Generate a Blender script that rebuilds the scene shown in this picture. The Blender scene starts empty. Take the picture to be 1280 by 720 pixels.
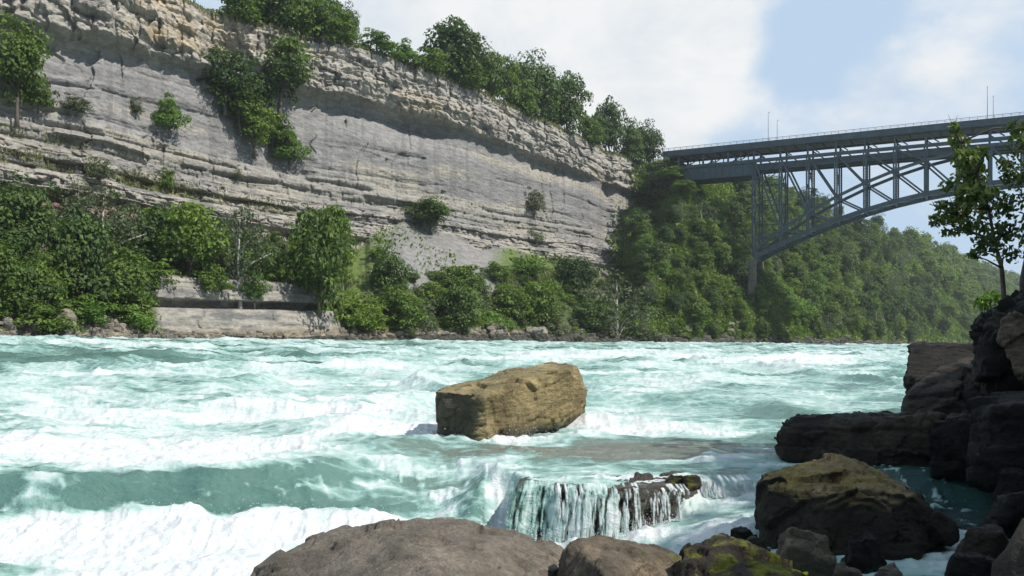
import bpy, bmesh, math, random
import numpy as np
from mathutils import Vector, Matrix

random.seed(7)
rng = np.random.default_rng(11)
S = bpy.context.scene
COL = S.collection
F = 1050.0          # focal length in px of the 1280 wide photograph
HY = 405.0          # eye level row
EYE = 3.2

# ------------------------------------------------------------------ basics
def at(px, py, Y):
    return Vector(((px - 640) / F * Y, Y, EYE - (py - HY) * Y / F))

def sstep(a, b, x):
    t = np.clip((x - a) / (b - a), 0, 1)
    return t * t * (3 - 2 * t)

def _h(ix, iy, iz, seed):
    h = (ix.astype(np.int64) * 374761393 + iy.astype(np.int64) * 668265263 + iz.astype(np.int64) * 2147483647 + seed * 1274126177) & 0xFFFFFFFF
    h = ((h ^ (h >> 13)) * 1274126177) & 0xFFFFFFFF
    h = ((h ^ (h >> 15)) * 2246822519) & 0xFFFFFFFF
    return ((h ^ (h >> 16)) & 0xFFFFFF) / float(0xFFFFFF)

def rnd(ix, iy=None, seed=0):
    ix = np.asarray(ix)
    iy = np.zeros_like(ix) if iy is None else np.asarray(iy)
    return _h(ix, iy, np.zeros_like(ix), seed)

def vn(x, y, z=None, seed=0):
    x = np.asarray(x, float); y = np.asarray(y, float)
    x0 = np.floor(x); y0 = np.floor(y)
    fx = x - x0; fy = y - y0
    fx = fx * fx * fx * (fx * (fx * 6 - 15) + 10); fy = fy * fy * fy * (fy * (fy * 6 - 15) + 10)
    if z is None:
        zz = np.zeros_like(x0)
        a = _h(x0, y0, zz, seed); b = _h(x0 + 1, y0, zz, seed)
        c = _h(x0, y0 + 1, zz, seed); d = _h(x0 + 1, y0 + 1, zz, seed)
        return ((a * (1 - fx) + b * fx) * (1 - fy) + (c * (1 - fx) + d * fx) * fy) * 2 - 1
    z = np.asarray(z, float); z0 = np.floor(z); fz = z - z0
    fz = fz * fz * fz * (fz * (fz * 6 - 15) + 10)
    out = 0
    for dz, wz in ((0, 1 - fz), (1, fz)):
        a = _h(x0, y0, z0 + dz, seed); b = _h(x0 + 1, y0, z0 + dz, seed)
        c = _h(x0, y0 + 1, z0 + dz, seed); d = _h(x0 + 1, y0 + 1, z0 + dz, seed)
        out = out + wz * ((a * (1 - fx) + b * fx) * (1 - fy) + (c * (1 - fx) + d * fx) * fy)
    return out * 2 - 1

def fbm(x, y, z=None, o=4, seed=0, g=0.5):
    a, s, t = 1.0, 0, 0
    for i in range(o):
        k = 2.03 ** i
        s = s + a * vn(x * k + 17.3 * i, y * k + 9.1 * i, None if z is None else z * k + 5.7 * i, seed + i)
        t += a; a *= g
    return s / t

def ridge(x, y, z=None, o=4, seed=0, g=0.5):
    a, s, t = 1.0, 0, 0
    for i in range(o):
        k = 2.03 ** i
        n = 1 - np.abs(vn(x * k + 17.3 * i, y * k + 9.1 * i, None if z is None else z * k + 5.7 * i, seed + i))
        s = s + a * n * n
        t += a; a *= g
    return s / t

def facet(x, y, z, seed=0, flat=False):
    """random tilted planes in cells: chipped, angular relief"""
    ix, iy, iz = np.floor(x), np.floor(y), np.floor(z)
    best = np.full(x.shape, 1e9); out = np.zeros(x.shape)
    for a in (-1, 0, 1):
        for b in (-1, 0, 1):
            for c in ((0,) if flat else (-1, 0, 1)):
                jx, jy, jz = ix + a, iy + b, iz + c
                px = jx + _h(jx, jy, jz, seed); py = jy + _h(jx, jy, jz, seed + 1); pz = jz + _h(jx, jy, jz, seed + 2)
                dx, dy, dz = x - px, y - py, z - pz
                d = dx * dx + dy * dy + dz * dz
                g = dx * (_h(jx, jy, jz, seed + 3) * 2 - 1) + dy * (_h(jx, jy, jz, seed + 4) * 2 - 1) + dz * (_h(jx, jy, jz, seed + 5) * 2 - 1) + 0.16 * (_h(jx, jy, jz, seed + 6) - 0.5)
                m = d < best
                best = np.where(m, d, best); out = np.where(m, g, out)
    return out

def tag(o, label=None, cat=None, group=None, kind=None):
    if label: o['label'] = label
    if cat: o['category'] = cat
    if group: o['group'] = group
    if kind: o['kind'] = kind
    return o

def link(name, me, mat=None, parent=None, loc=None):
    o = bpy.data.objects.new(name, me)
    COL.objects.link(o)
    if mat is not None and me is not None and len(me.materials) == 0:
        me.materials.append(mat)
    if parent is not None: o.parent = parent
    if loc is not None: o.location = loc
    return o

def mesh_np(name, co, faces, smooth=True, attrs=None, cols=None):
    """co (n,3), faces (m,k)"""
    me = bpy.data.meshes.new(name)
    co = np.ascontiguousarray(co, dtype=np.float32)
    faces = np.ascontiguousarray(faces, dtype=np.int32)
    m, k = faces.shape
    me.vertices.add(len(co)); me.vertices.foreach_set('co', co.ravel())
    me.loops.add(m * k); me.loops.foreach_set('vertex_index', faces.ravel())
    me.polygons.add(m); me.polygons.foreach_set('loop_start', np.arange(0, m * k, k, dtype=np.int32))
    me.polygons.foreach_set('loop_total', np.full(m, k, dtype=np.int32))
    me.polygons.foreach_set('use_smooth', np.full(m, smooth, dtype=bool))
    for n, v in (attrs or {}).items():
        a = me.attributes.new(n, 'FLOAT', 'POINT'); a.data.foreach_set('value', np.ascontiguousarray(v, dtype=np.float32).ravel())
    for n, v in (cols or {}).items():
        a = me.attributes.new(n, 'FLOAT_COLOR', 'POINT')
        c = np.ones((len(co), 4), dtype=np.float32); c[:, :3] = v
        a.data.foreach_set('color', c.ravel())
    me.update(calc_edges=True)
    return me

def grid_faces(nr, nc):
    i = np.arange(nr - 1)[:, None] * nc + np.arange(nc - 1)[None, :]
    return np.stack([i, i + 1, i + nc + 1, i + nc], -1).reshape(-1, 4)

class MB:
    """collects boxes and bars, builds one mesh"""
    def __init__(self): self.v = []; self.f = []
    def add(self, vs, fs):
        b = len(self.v); self.v += [tuple(v) for v in vs]; self.f += [tuple(b + i for i in f) for f in fs]
    def bar(self, a, b, w, h, up=Vector((0, 0, 1))):
        a = Vector(a); b = Vector(b); d = (b - a).normalized()
        s = d.cross(up)
        if s.length < 1e-4: s = Vector((1, 0, 0))
        s.normalize(); u = s.cross(d).normalized()
        vs = []
        for p in (a, b):
            for i, j in ((-1, -1), (1, -1), (1, 1), (-1, 1)):
                vs.append(p + s * (w / 2 * i) + u * (h / 2 * j))
        self.add(vs, [(3, 2, 1, 0), (4, 5, 6, 7), (0, 1, 5, 4), (1, 2, 6, 5), (2, 3, 7, 6), (3, 0, 4, 7)])
    def tube(self, pts, rads, n=6):
        b = len(self.v)
        for k, (p, r) in enumerate(zip(pts, rads)):
            p = Vector(p)
            d = (Vector(pts[min(k + 1, len(pts) - 1)]) - Vector(pts[max(k - 1, 0)])).normalized()
            s = d.cross(Vector((0.3, 1, 0.2))).normalized(); u = s.cross(d)
            for i in range(n):
                a = 2 * math.pi * i / n
                self.v.append(tuple(p + (s * math.cos(a) + u * math.sin(a)) * r))
        for k in range(len(pts) - 1):
            for i in range(n):
                j = (i + 1) % n
                self.f.append((b + k * n + i, b + k * n + j, b + (k + 1) * n + j, b + (k + 1) * n + i))
        self.f.append(tuple(b + i for i in range(n))[::-1])
        self.f.append(tuple(b + (len(pts) - 1) * n + i for i in range(n)))
    def mesh(self, name, smooth=False):
        me = bpy.data.meshes.new(name); me.from_pydata(self.v, [], self.f)
        if smooth:
            for p in me.polygons: p.use_smooth = True
        me.update(); return me
    def build(self, name, mat, parent=None, smooth=False):
        return link(name, self.mesh(name, smooth), mat, parent)

# ------------------------------------------------------------------ materials
class NT:
    def __init__(self, name):
        self.m = bpy.data.materials.new(name); self.m.use_nodes = True
        self.t = self.m.node_tree; self.t.nodes.clear()
        self.out = self.t.nodes.new('ShaderNodeOutputMaterial')
    def n(self, ty, inp=None, **kw):
        nd = self.t.nodes.new(ty)
        for k, v in kw.items(): setattr(nd, k, v)
        for k, v in (inp or {}).items():
            s = nd.inputs[k]
            if isinstance(v, bpy.types.NodeSocket): self.t.links.new(v, s)
            else: s.default_value = v
        return nd
    def math(self, op, a, b=0.0, clamp=False):
        return self.n('ShaderNodeMath', {0: a, 1: b}, operation=op, use_clamp=clamp).outputs[0]
    def noise(self, vec, scale, detail=4, rough=0.55, dist=0.0):
        return self.n('ShaderNodeTexNoise', {'Vector': vec, 'Scale': scale, 'Detail': detail, 'Roughness': rough, 'Distortion': dist}).outputs[0]
    def ramp(self, fac, stops):
        nd = self.n('ShaderNodeValToRGB', {0: fac}); r = nd.color_ramp
        while len(r.elements) < len(stops): r.elements.new(0.5)
        for e, (p, c) in zip(r.elements, stops):
            e.position = p; e.color = (*c, 1) if len(c) == 3 else c
        return nd.outputs[0]
    def mix(self, fac, a, b, mode='MIX'):
        nd = self.n('ShaderNodeMix', data_type='RGBA', blend_type=mode)
        for i, v in ((0, fac), (6, a), (7, b)):
            s = nd.inputs[i]
            if isinstance(v, bpy.types.NodeSocket): self.t.links.new(v, s)
            else: s.default_value = v if i == 0 else (*v, 1)
        return nd.outputs[2]
    def mapr(self, v, a, b, c=0.0, d=1.0):
        return self.n('ShaderNodeMapRange', {0: v, 1: a, 2: b, 3: c, 4: d}).outputs[0]
    def done(self, sh): self.t.links.new(sh, self.out.inputs[0]); return self.m

def mat_cliff():
    t = NT('cliff_rock')
    tc = t.n('ShaderNodeTexCoord').outputs['Object']
    col = t.n('ShaderNodeAttribute', attribute_name='Col').outputs['Color']
    sep = t.n('ShaderNodeMapping', {'Vector': tc, 'Scale': (0.35, 0.35, 1.6)}).outputs[0]
    n1 = t.noise(sep, 0.9, 6, 0.65)
    n2 = t.noise(tc, 1.3, 5, 0.6)
    k = t.math('MULTIPLY', t.mapr(n1, 0.3, 0.7, 0.72, 1.25), t.mapr(n2, 0.3, 0.7, 0.8, 1.2))
    c = t.mix(1.0, col, t.n('ShaderNodeCombineColor', {0: k, 1: k, 2: k}).outputs[0], 'MULTIPLY')
    bm = t.n('ShaderNodeBump', {'Strength': 0.9, 'Distance': 0.5, 'Height': t.math('ADD', n1, t.math('MULTIPLY', n2, 0.6))}).outputs[0]
    return t.done(t.n('ShaderNodeBsdfPrincipled', {'Base Color': c, 'Roughness': 0.9, 'Normal': bm, 'Specular IOR Level': 0.2}).outputs[0])

def mat_rock(name, c1, c2, c3, moss=0.0, wet=None, rough=0.75, scale=1.0, bedding=(1, 1, 3), moss_sun_col=(0.10, 0.11, 0.015), cracks=0.5, endx=None, spec=0.35, moss_sun_n=(0.1, 0.75), sunz=None):
    t = NT(name)
    tc = t.n('ShaderNodeTexCoord').outputs['Object']
    mp = t.n('ShaderNodeMapping', {'Vector': tc, 'Scale': bedding}).outputs[0]
    n1 = t.noise(tc, 1.1 * scale, 6, 0.6, 0.4)
    n2 = t.noise(mp, 2.6 * scale, 8, 0.7, 0.3)
    n3 = t.noise(tc, 22 * scale, 5, 0.7)
    c = t.ramp(n1, [(0.30, c1), (0.52, c2), (0.72, c3)])
    k = t.math('MULTIPLY', t.mapr(n2, 0.3, 0.7, 0.55, 1.35), t.mapr(n3, 0.3, 0.7, 0.7, 1.3))
    c = t.mix(1.0, c, t.n('ShaderNodeCombineColor', {0: k, 1: k, 2: k}).outputs[0], 'MULTIPLY')
    # lichen and dirt specks
    vo = t.noise(tc, 6.5 * scale, 6, 0.75, 1.2)
    c = t.mix(t.mapr(vo, 0.58, 0.68, 0, 0.55), c, (c3[0] * 1.35, c3[1] * 1.35, c3[2] * 1.3))
    c = t.mix(t.mapr(vo, 0.42, 0.33, 0, 0.6), c, (c1[0] * 0.45, c1[1] * 0.45, c1[2] * 0.45))
    rg = t.mapr(n2, 0.3, 0.7, rough - 0.15, min(1, rough + 0.12))
    geo = t.n('ShaderNodeNewGeometry')
    if moss > 0:  # moss; on the gold rock this paints sunlight on the crest
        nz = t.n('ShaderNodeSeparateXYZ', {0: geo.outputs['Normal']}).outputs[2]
        m = t.math('MULTIPLY', t.mapr(nz, moss_sun_n[0], moss_sun_n[1]), t.mapr(t.noise(tc, 3.0, 5, 0.65, 0.5), 0.62 - moss * 0.3, 0.70 - moss * 0.28), True)
        if sunz is not None:
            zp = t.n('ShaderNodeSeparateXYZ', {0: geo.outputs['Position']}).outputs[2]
            m = t.math('MULTIPLY', m, t.mapr(t.math('ADD', zp, t.math('MULTIPLY', t.math('SUBTRACT', n2, 0.5), 0.5)), sunz - 0.08, sunz + 0.08), True)
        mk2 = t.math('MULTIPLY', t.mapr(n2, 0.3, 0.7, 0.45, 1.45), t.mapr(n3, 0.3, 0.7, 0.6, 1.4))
        mc = t.mix(1.0, moss_sun_col, t.n('ShaderNodeCombineColor', {0: mk2, 1: mk2, 2: t.math('MULTIPLY', mk2, t.mapr(n1, 0.35, 0.65, 0.7, 1.3))}).outputs[0], 'MULTIPLY')
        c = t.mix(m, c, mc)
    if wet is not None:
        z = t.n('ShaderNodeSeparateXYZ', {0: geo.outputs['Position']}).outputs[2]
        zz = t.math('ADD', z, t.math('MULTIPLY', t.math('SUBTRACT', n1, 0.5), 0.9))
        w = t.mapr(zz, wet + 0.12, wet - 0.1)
        if endx is not None:
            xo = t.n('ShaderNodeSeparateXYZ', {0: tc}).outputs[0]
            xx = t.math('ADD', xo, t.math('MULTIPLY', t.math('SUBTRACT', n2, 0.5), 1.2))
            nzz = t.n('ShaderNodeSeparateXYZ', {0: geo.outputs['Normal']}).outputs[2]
            w = t.math('MAXIMUM', w, t.math('MULTIPLY', t.mapr(xx, endx + 0.15, endx - 0.15), t.mapr(nzz, 0.75, 0.45)), True)  # steep faces at low object x also go darker and smoother
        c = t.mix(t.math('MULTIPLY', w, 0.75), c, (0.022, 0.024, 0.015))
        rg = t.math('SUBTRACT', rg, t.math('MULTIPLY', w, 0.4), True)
    hgt = t.math('ADD', t.math('ADD', n2, t.math('MULTIPLY', n3, 0.4)), t.math('MULTIPLY', vo, cracks))
    bm = t.n('ShaderNodeBump', {'Strength': 1.0, 'Distance': 0.10 / scale, 'Height': hgt}).outputs[0]
    return t.done(t.n('ShaderNodeBsdfPrincipled', {'Base Color': c, 'Roughness': rg, 'Normal': bm, 'Specular IOR Level': spec}).outputs[0])

def mat_leaf(name, dark, mid, light, tr=0.36):
    t = NT(name)
    a = t.n('ShaderNodeAttribute', attribute_name='tint').outputs['Fac']
    r = t.n('ShaderNodeObjectInfo').outputs['Random']
    f = t.math('ADD', t.math('MULTIPLY', a, 0.6), t.math('MULTIPLY', r, 0.4))
    c = t.ramp(f, [(0.15, dark), (0.5, mid), (0.9, light)])
    p = t.n('ShaderNodeBsdfPrincipled', {'Base Color': c, 'Roughness': 0.55, 'Specular IOR Level': 0.3}).outputs[0]
    c2 = t.mix(1.0, c, (1.1, 1.25, 0.5), 'MULTIPLY')
    tl = t.n('ShaderNodeBsdfTranslucent', {'Color': c2}).outputs[0]
    return t.done(t.n('ShaderNodeMixShader', {0: tr, 1: p, 2: tl}).outputs[0])

def mat_plain(name, c, rough=0.7, var=0.25, sc=2.0, metal=0.0):
    t = NT(name)
    tc = t.n('ShaderNodeTexCoord').outputs['Object']
    n = t.noise(tc, sc, 5, 0.65)
    k = t.mapr(n, 0.3, 0.7, 1 - var, 1 + var)
    cc = t.mix(1.0, c, t.n('ShaderNodeCombineColor', {0: k, 1: k, 2: k}).outputs[0], 'MULTIPLY')
    bm = t.n('ShaderNodeBump', {'Strength': 0.25, 'Distance': 0.03, 'Height': n}).outputs[0]
    return t.done(t.n('ShaderNodeBsdfPrincipled', {'Base Color': cc, 'Roughness': rough, 'Metallic': metal, 'Normal': bm}).outputs[0])

def mat_steel():
    t = NT('bridge_paint')
    tc = t.n('ShaderNodeTexCoord').outputs['Object']
    n = t.noise(tc, 0.35, 7, 0.7, 0.3)
    c = t.ramp(n, [(0.3, (0.020, 0.036, 0.045)), (0.52, (0.032, 0.056, 0.068)), (0.68, (0.058, 0.092, 0.106))])
    ru = t.noise(tc, 1.4, 5, 0.7)
    c = t.mix(t.mapr(ru, 0.66, 0.74, 0, 0.7), c, (0.12, 0.06, 0.035))
    return t.done(t.n('ShaderNodeBsdfPrincipled', {'Base Color': c, 'Roughness': 0.55}).outputs[0])

def mat_water():
    t = NT('river_water')
    tc = t.n('ShaderNodeTexCoord').outputs['Object']
    foam = t.n('ShaderNodeAttribute', attribute_name='foam').outputs['Fac']
    hue = t.n('ShaderNodeAttribute', attribute_name='hue').outputs['Fac']
    mp = t.n('ShaderNodeMapping', {'Vector': tc, 'Scale': (0.55, 1.0, 1.0), 'Rotation': (0, 0, 0.12)}).outputs[0]
    n1 = t.noise(mp, 2.2, 7, 0.66, 0.8)
    n2 = t.noise(mp, 9.0, 5, 0.65, 0.6)
    n = t.math('ADD', t.math('MULTIPLY', n1, 0.65), t.math('MULTIPLY', n2, 0.35))
    vo = t.n('ShaderNodeTexVoronoi', {'Vector': t.n('ShaderNodeMixRGB', {0: 0.25, 1: mp, 2: t.n('ShaderNodeTexNoise', {'Vector': mp, 'Scale': 1.7, 'Detail': 4}).outputs[1]}).outputs[0], 'Scale': 3.2}, feature='DISTANCE_TO_EDGE').outputs[0]
    thread = t.mapr(vo, 0.0, 0.16, 0.16, -0.05)
    f = t.math('ADD', t.math('ADD', foam, thread), t.math('MULTIPLY', t.math('SUBTRACT', n, 0.5), 1.3))
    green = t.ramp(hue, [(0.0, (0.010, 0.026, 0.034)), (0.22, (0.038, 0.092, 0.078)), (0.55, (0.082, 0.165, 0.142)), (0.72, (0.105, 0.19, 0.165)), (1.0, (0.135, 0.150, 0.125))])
    c = t.mix(t.mapr(f, 0.18, 0.52), green, (0.21, 0.335, 0.305))
    c = t.mix(t.mapr(f, 0.48, 0.80), c, (0.38, 0.47, 0.45))
    c = t.mix(t.mapr(f, 0.74, 1.22), c, (0.53, 0.545, 0.545))
    rg = t.mapr(f, 0.2, 0.7, 0.13, 0.75)
    h = t.math('ADD', t.math('MULTIPLY', n1, 0.8), t.math('MULTIPLY', n2, 0.35))
    bm = t.n('ShaderNodeBump', {'Strength': 0.65, 'Distance': 0.18, 'Height': h}).outputs[0]
    return t.done(t.n('ShaderNodeBsdfPrincipled', {'Base Color': c, 'Roughness': rg, 'IOR': 1.33, 'Normal': bm}).outputs[0])

M = {}
M['cliff'] = mat_cliff()
M['steel'] = mat_steel()
M['water'] = mat_water()
M['foam'] = mat_plain('white_foam', (0.57, 0.59, 0.59), 0.7, 0.08, 3)
M['bark'] = mat_plain('bark', (0.09, 0.075, 0.06), 0.9, 0.4, 6)
M['palebark'] = mat_plain('pale_bark', (0.30, 0.28, 0.25), 0.9, 0.4, 6)
M['asphalt'] = mat_plain('asphalt', (0.05, 0.05, 0.05), 0.9, 0.2, 2)
M['concrete'] = mat_plain('concrete', (0.34, 0.32, 0.29), 0.9, 0.25, 0.8)
M['leaf'] = mat_leaf('leaf_green', (0.040, 0.075, 0.012), (0.092, 0.150, 0.021), (0.165, 0.235, 0.034))
M['leafdark'] = mat_leaf('leaf_dark', (0.024, 0.050, 0.013), (0.052, 0.095, 0.020), (0.095, 0.150, 0.030), 0.3)
M['leafgrey'] = mat_leaf('leaf_grey', (0.060, 0.080, 0.040), (0.095, 0.120, 0.062), (0.140, 0.165, 0.085))
M['leafbright'] = mat_leaf('leaf_bright', (0.060, 0.120, 0.018), (0.100, 0.180, 0.028), (0.150, 0.240, 0.040), 0.35)
M['leafnear'] = mat_leaf('leaf_near', (0.040, 0.065, 0.016), (0.10, 0.14, 0.038), (0.21, 0.25, 0.10), 0.38)
M['grass'] = mat_leaf('grass_blades', (0.080, 0.095, 0.035), (0.120, 0.140, 0.050), (0.19, 0.19, 0.085))
M['ochre'] = mat_rock('ochre_rock', (0.11, 0.085, 0.040), (0.22, 0.172, 0.080), (0.33, 0.262, 0.13), moss=0.15, wet=0.5, endx=-1.05, bedding=(0.6, 0.6, 4), moss_sun_col=(0.12, 0.12, 0.03))
M['grey'] = mat_rock('grey_brown_rock', (0.10, 0.084, 0.064), (0.165, 0.14, 0.11), (0.225, 0.19, 0.15), rough=0.8, wet=-0.15)
M['tan'] = mat_rock('tan_rock', (0.07, 0.055, 0.037), (0.13, 0.10, 0.068), (0.22, 0.175, 0.12), moss=0.1, wet=-0.1)
M['gold'] = mat_rock('sunlit_crest_rock', (0.012, 0.010, 0.007), (0.022, 0.018, 0.012), (0.040, 0.031, 0.020), moss=1.3, moss_sun_n=(0.45, 0.8), sunz=0.80, spec=0.2, wet=0.1, moss_sun_col=(0.24, 0.175, 0.075))  # sunlight painted as gold on the crest, shade as a near-black body
M['mossy'] = mat_rock('mossy_rock', (0.02, 0.017, 0.012), (0.04, 0.032, 0.022), (0.09, 0.072, 0.05), moss=0.55, moss_sun_n=(0.45, 0.85), wet=-0.1, moss_sun_col=(0.13, 0.14, 0.012), spec=0.2)
M['dark'] = mat_rock('shaded_wet_rock', (0.006, 0.0055, 0.005), (0.011, 0.010, 0.008), (0.022, 0.019, 0.015), spec=0.2, rough=0.65, wet=0.1)  # wet rock, base blackened further to stand in for bank shade
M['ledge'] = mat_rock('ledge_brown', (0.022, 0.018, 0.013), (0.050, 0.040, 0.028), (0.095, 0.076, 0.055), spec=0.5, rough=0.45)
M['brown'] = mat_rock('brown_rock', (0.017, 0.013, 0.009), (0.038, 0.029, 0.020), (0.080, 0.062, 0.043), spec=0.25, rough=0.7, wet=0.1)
M['shore'] = mat_rock('shore_rock', (0.15, 0.135, 0.11), (0.24, 0.21, 0.17), (0.32, 0.28, 0.23), scale=0.25, wet=0.9)
M['stonework'] = mat_plain('old_stonework', (0.13, 0.12, 0.10), 0.9, 0.35, 0.8)
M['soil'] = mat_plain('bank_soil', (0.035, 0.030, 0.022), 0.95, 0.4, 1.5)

# ------------------------------------------------------------------ gorge terrain
def interp(px, tab):
    xs, ys = zip(*tab); return np.interp(px, xs, ys)

TS = [(-900, 46), (-500, 66), (-250, 86), (0, 108), (130, 122), (300, 142), (420, 160), (600, 198), (800, 262), (950, 290), (1000, 315), (1100, 400), (1200, 560), (1300, 800), (1420, 1400)]
TF = [(-900, 60), (-500, 82), (-250, 103), (0, 126), (130, 141), (400, 198), (560, 232), (700, 280), (780, 318), (850, 345), (945, 400), (1100, 560), (1200, 840), (1300, 1400), (1420, 2400)]
TR = [(780, 310), (850, 326), (890, 345), (945, 395), (1000, 445), (1100, 560), (1200, 830), (1300, 1400), (1420, 2400)]
TW = [(-900, 412), (0, 419), (200, 423), (640, 427), (850, 429), (1130, 431), (1420, 431)]

def shoreD(px): return interp(px, TS)
def shoreZ(px): return EYE - (interp(px, TW) - HY) * shoreD(px) / F

pxg = np.linspace(-900, 1420, 2400)
_Fd = interp(pxg, TF)
_X = (pxg - 640) / F * _Fd
_s = np.concatenate([[0], np.cumsum(np.hypot(np.diff(_X), np.diff(_Fd)))])
def arc(px): return np.interp(px, pxg, _s)

PROF_Z = [20, 22.0, 23.2, 24.2, 25.0, 27, 28.5, 31.0, 32.2, 33.5, 42, 50, 52.0, 53.5, 54.5, 57, 62, 66]
PROF_D = [0, 0.6, 2.6, 2.8, 0.6, 1.0, 3.6, 4.0, 5.6, 6.4, 9.0, 11.5, 12.6, 12.4, 7.8, 7.6, 9.0, 10.5]
RIM = 66.0

ZO = [(-900, 50), (0, 51.5), (100, 53), (300, 57.5), (450, 60.5), (580, 60), (740, 56.5), (830, 54)]
ZR = [(-900, 68), (0, 70), (300, 71.5), (450, 75.5), (600, 74), (740, 70), (790, 69.5), (832, 68), (850, 65)]
ZT = [(-900, 20), (425, 20), (470, 26), (505, 31.0), (530, 30), (570, 28.5), (600, 25), (640, 27.5), (700, 24), (780, 22), (850, 20)]   # how high the scree reaches
def zmap(px, z):
    """true height of profile height z: the cap rock lies higher in the middle of the wall"""
    a = interp(px, ZO); b = interp(px, ZR); d = 33.0
    z = np.asarray(z, float)
    return np.where(z < 33, z, np.where(z < 53, d + (z - 33) * (a - d) / 20.0, a + (z - 53) * (b - a) / 13.0))

def blocks(s, z, th, wd, seed):
    """layered, jointed offsets (m of unit amplitude)"""
    zz = z / th + 0.35 * vn(s * 0.05, z * 0.1, seed=seed + 5)
    L = np.floor(zz)
    w = wd * (0.6 + 0.9 * rnd(L, seed=seed + 1))
    ss = s / w + 7.7 * rnd(L, seed=seed + 2) + 0.25 * vn(s * 0.4, z * 0.8, seed=seed + 6)
    B = np.floor(ss)
    v = (rnd(L, B, seed + 3) - 0.5) + (rnd(L, seed=seed + 4) - 0.5) * 1.1
    fz = zz - L; fs = ss - B
    edge = np.minimum(np.minimum(fz, 1 - fz) * 6, np.minimum(fs, 1 - fs) * 7)
    v = v - 0.45 * np.clip(1 - edge, 0, 1)
    return v

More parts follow.
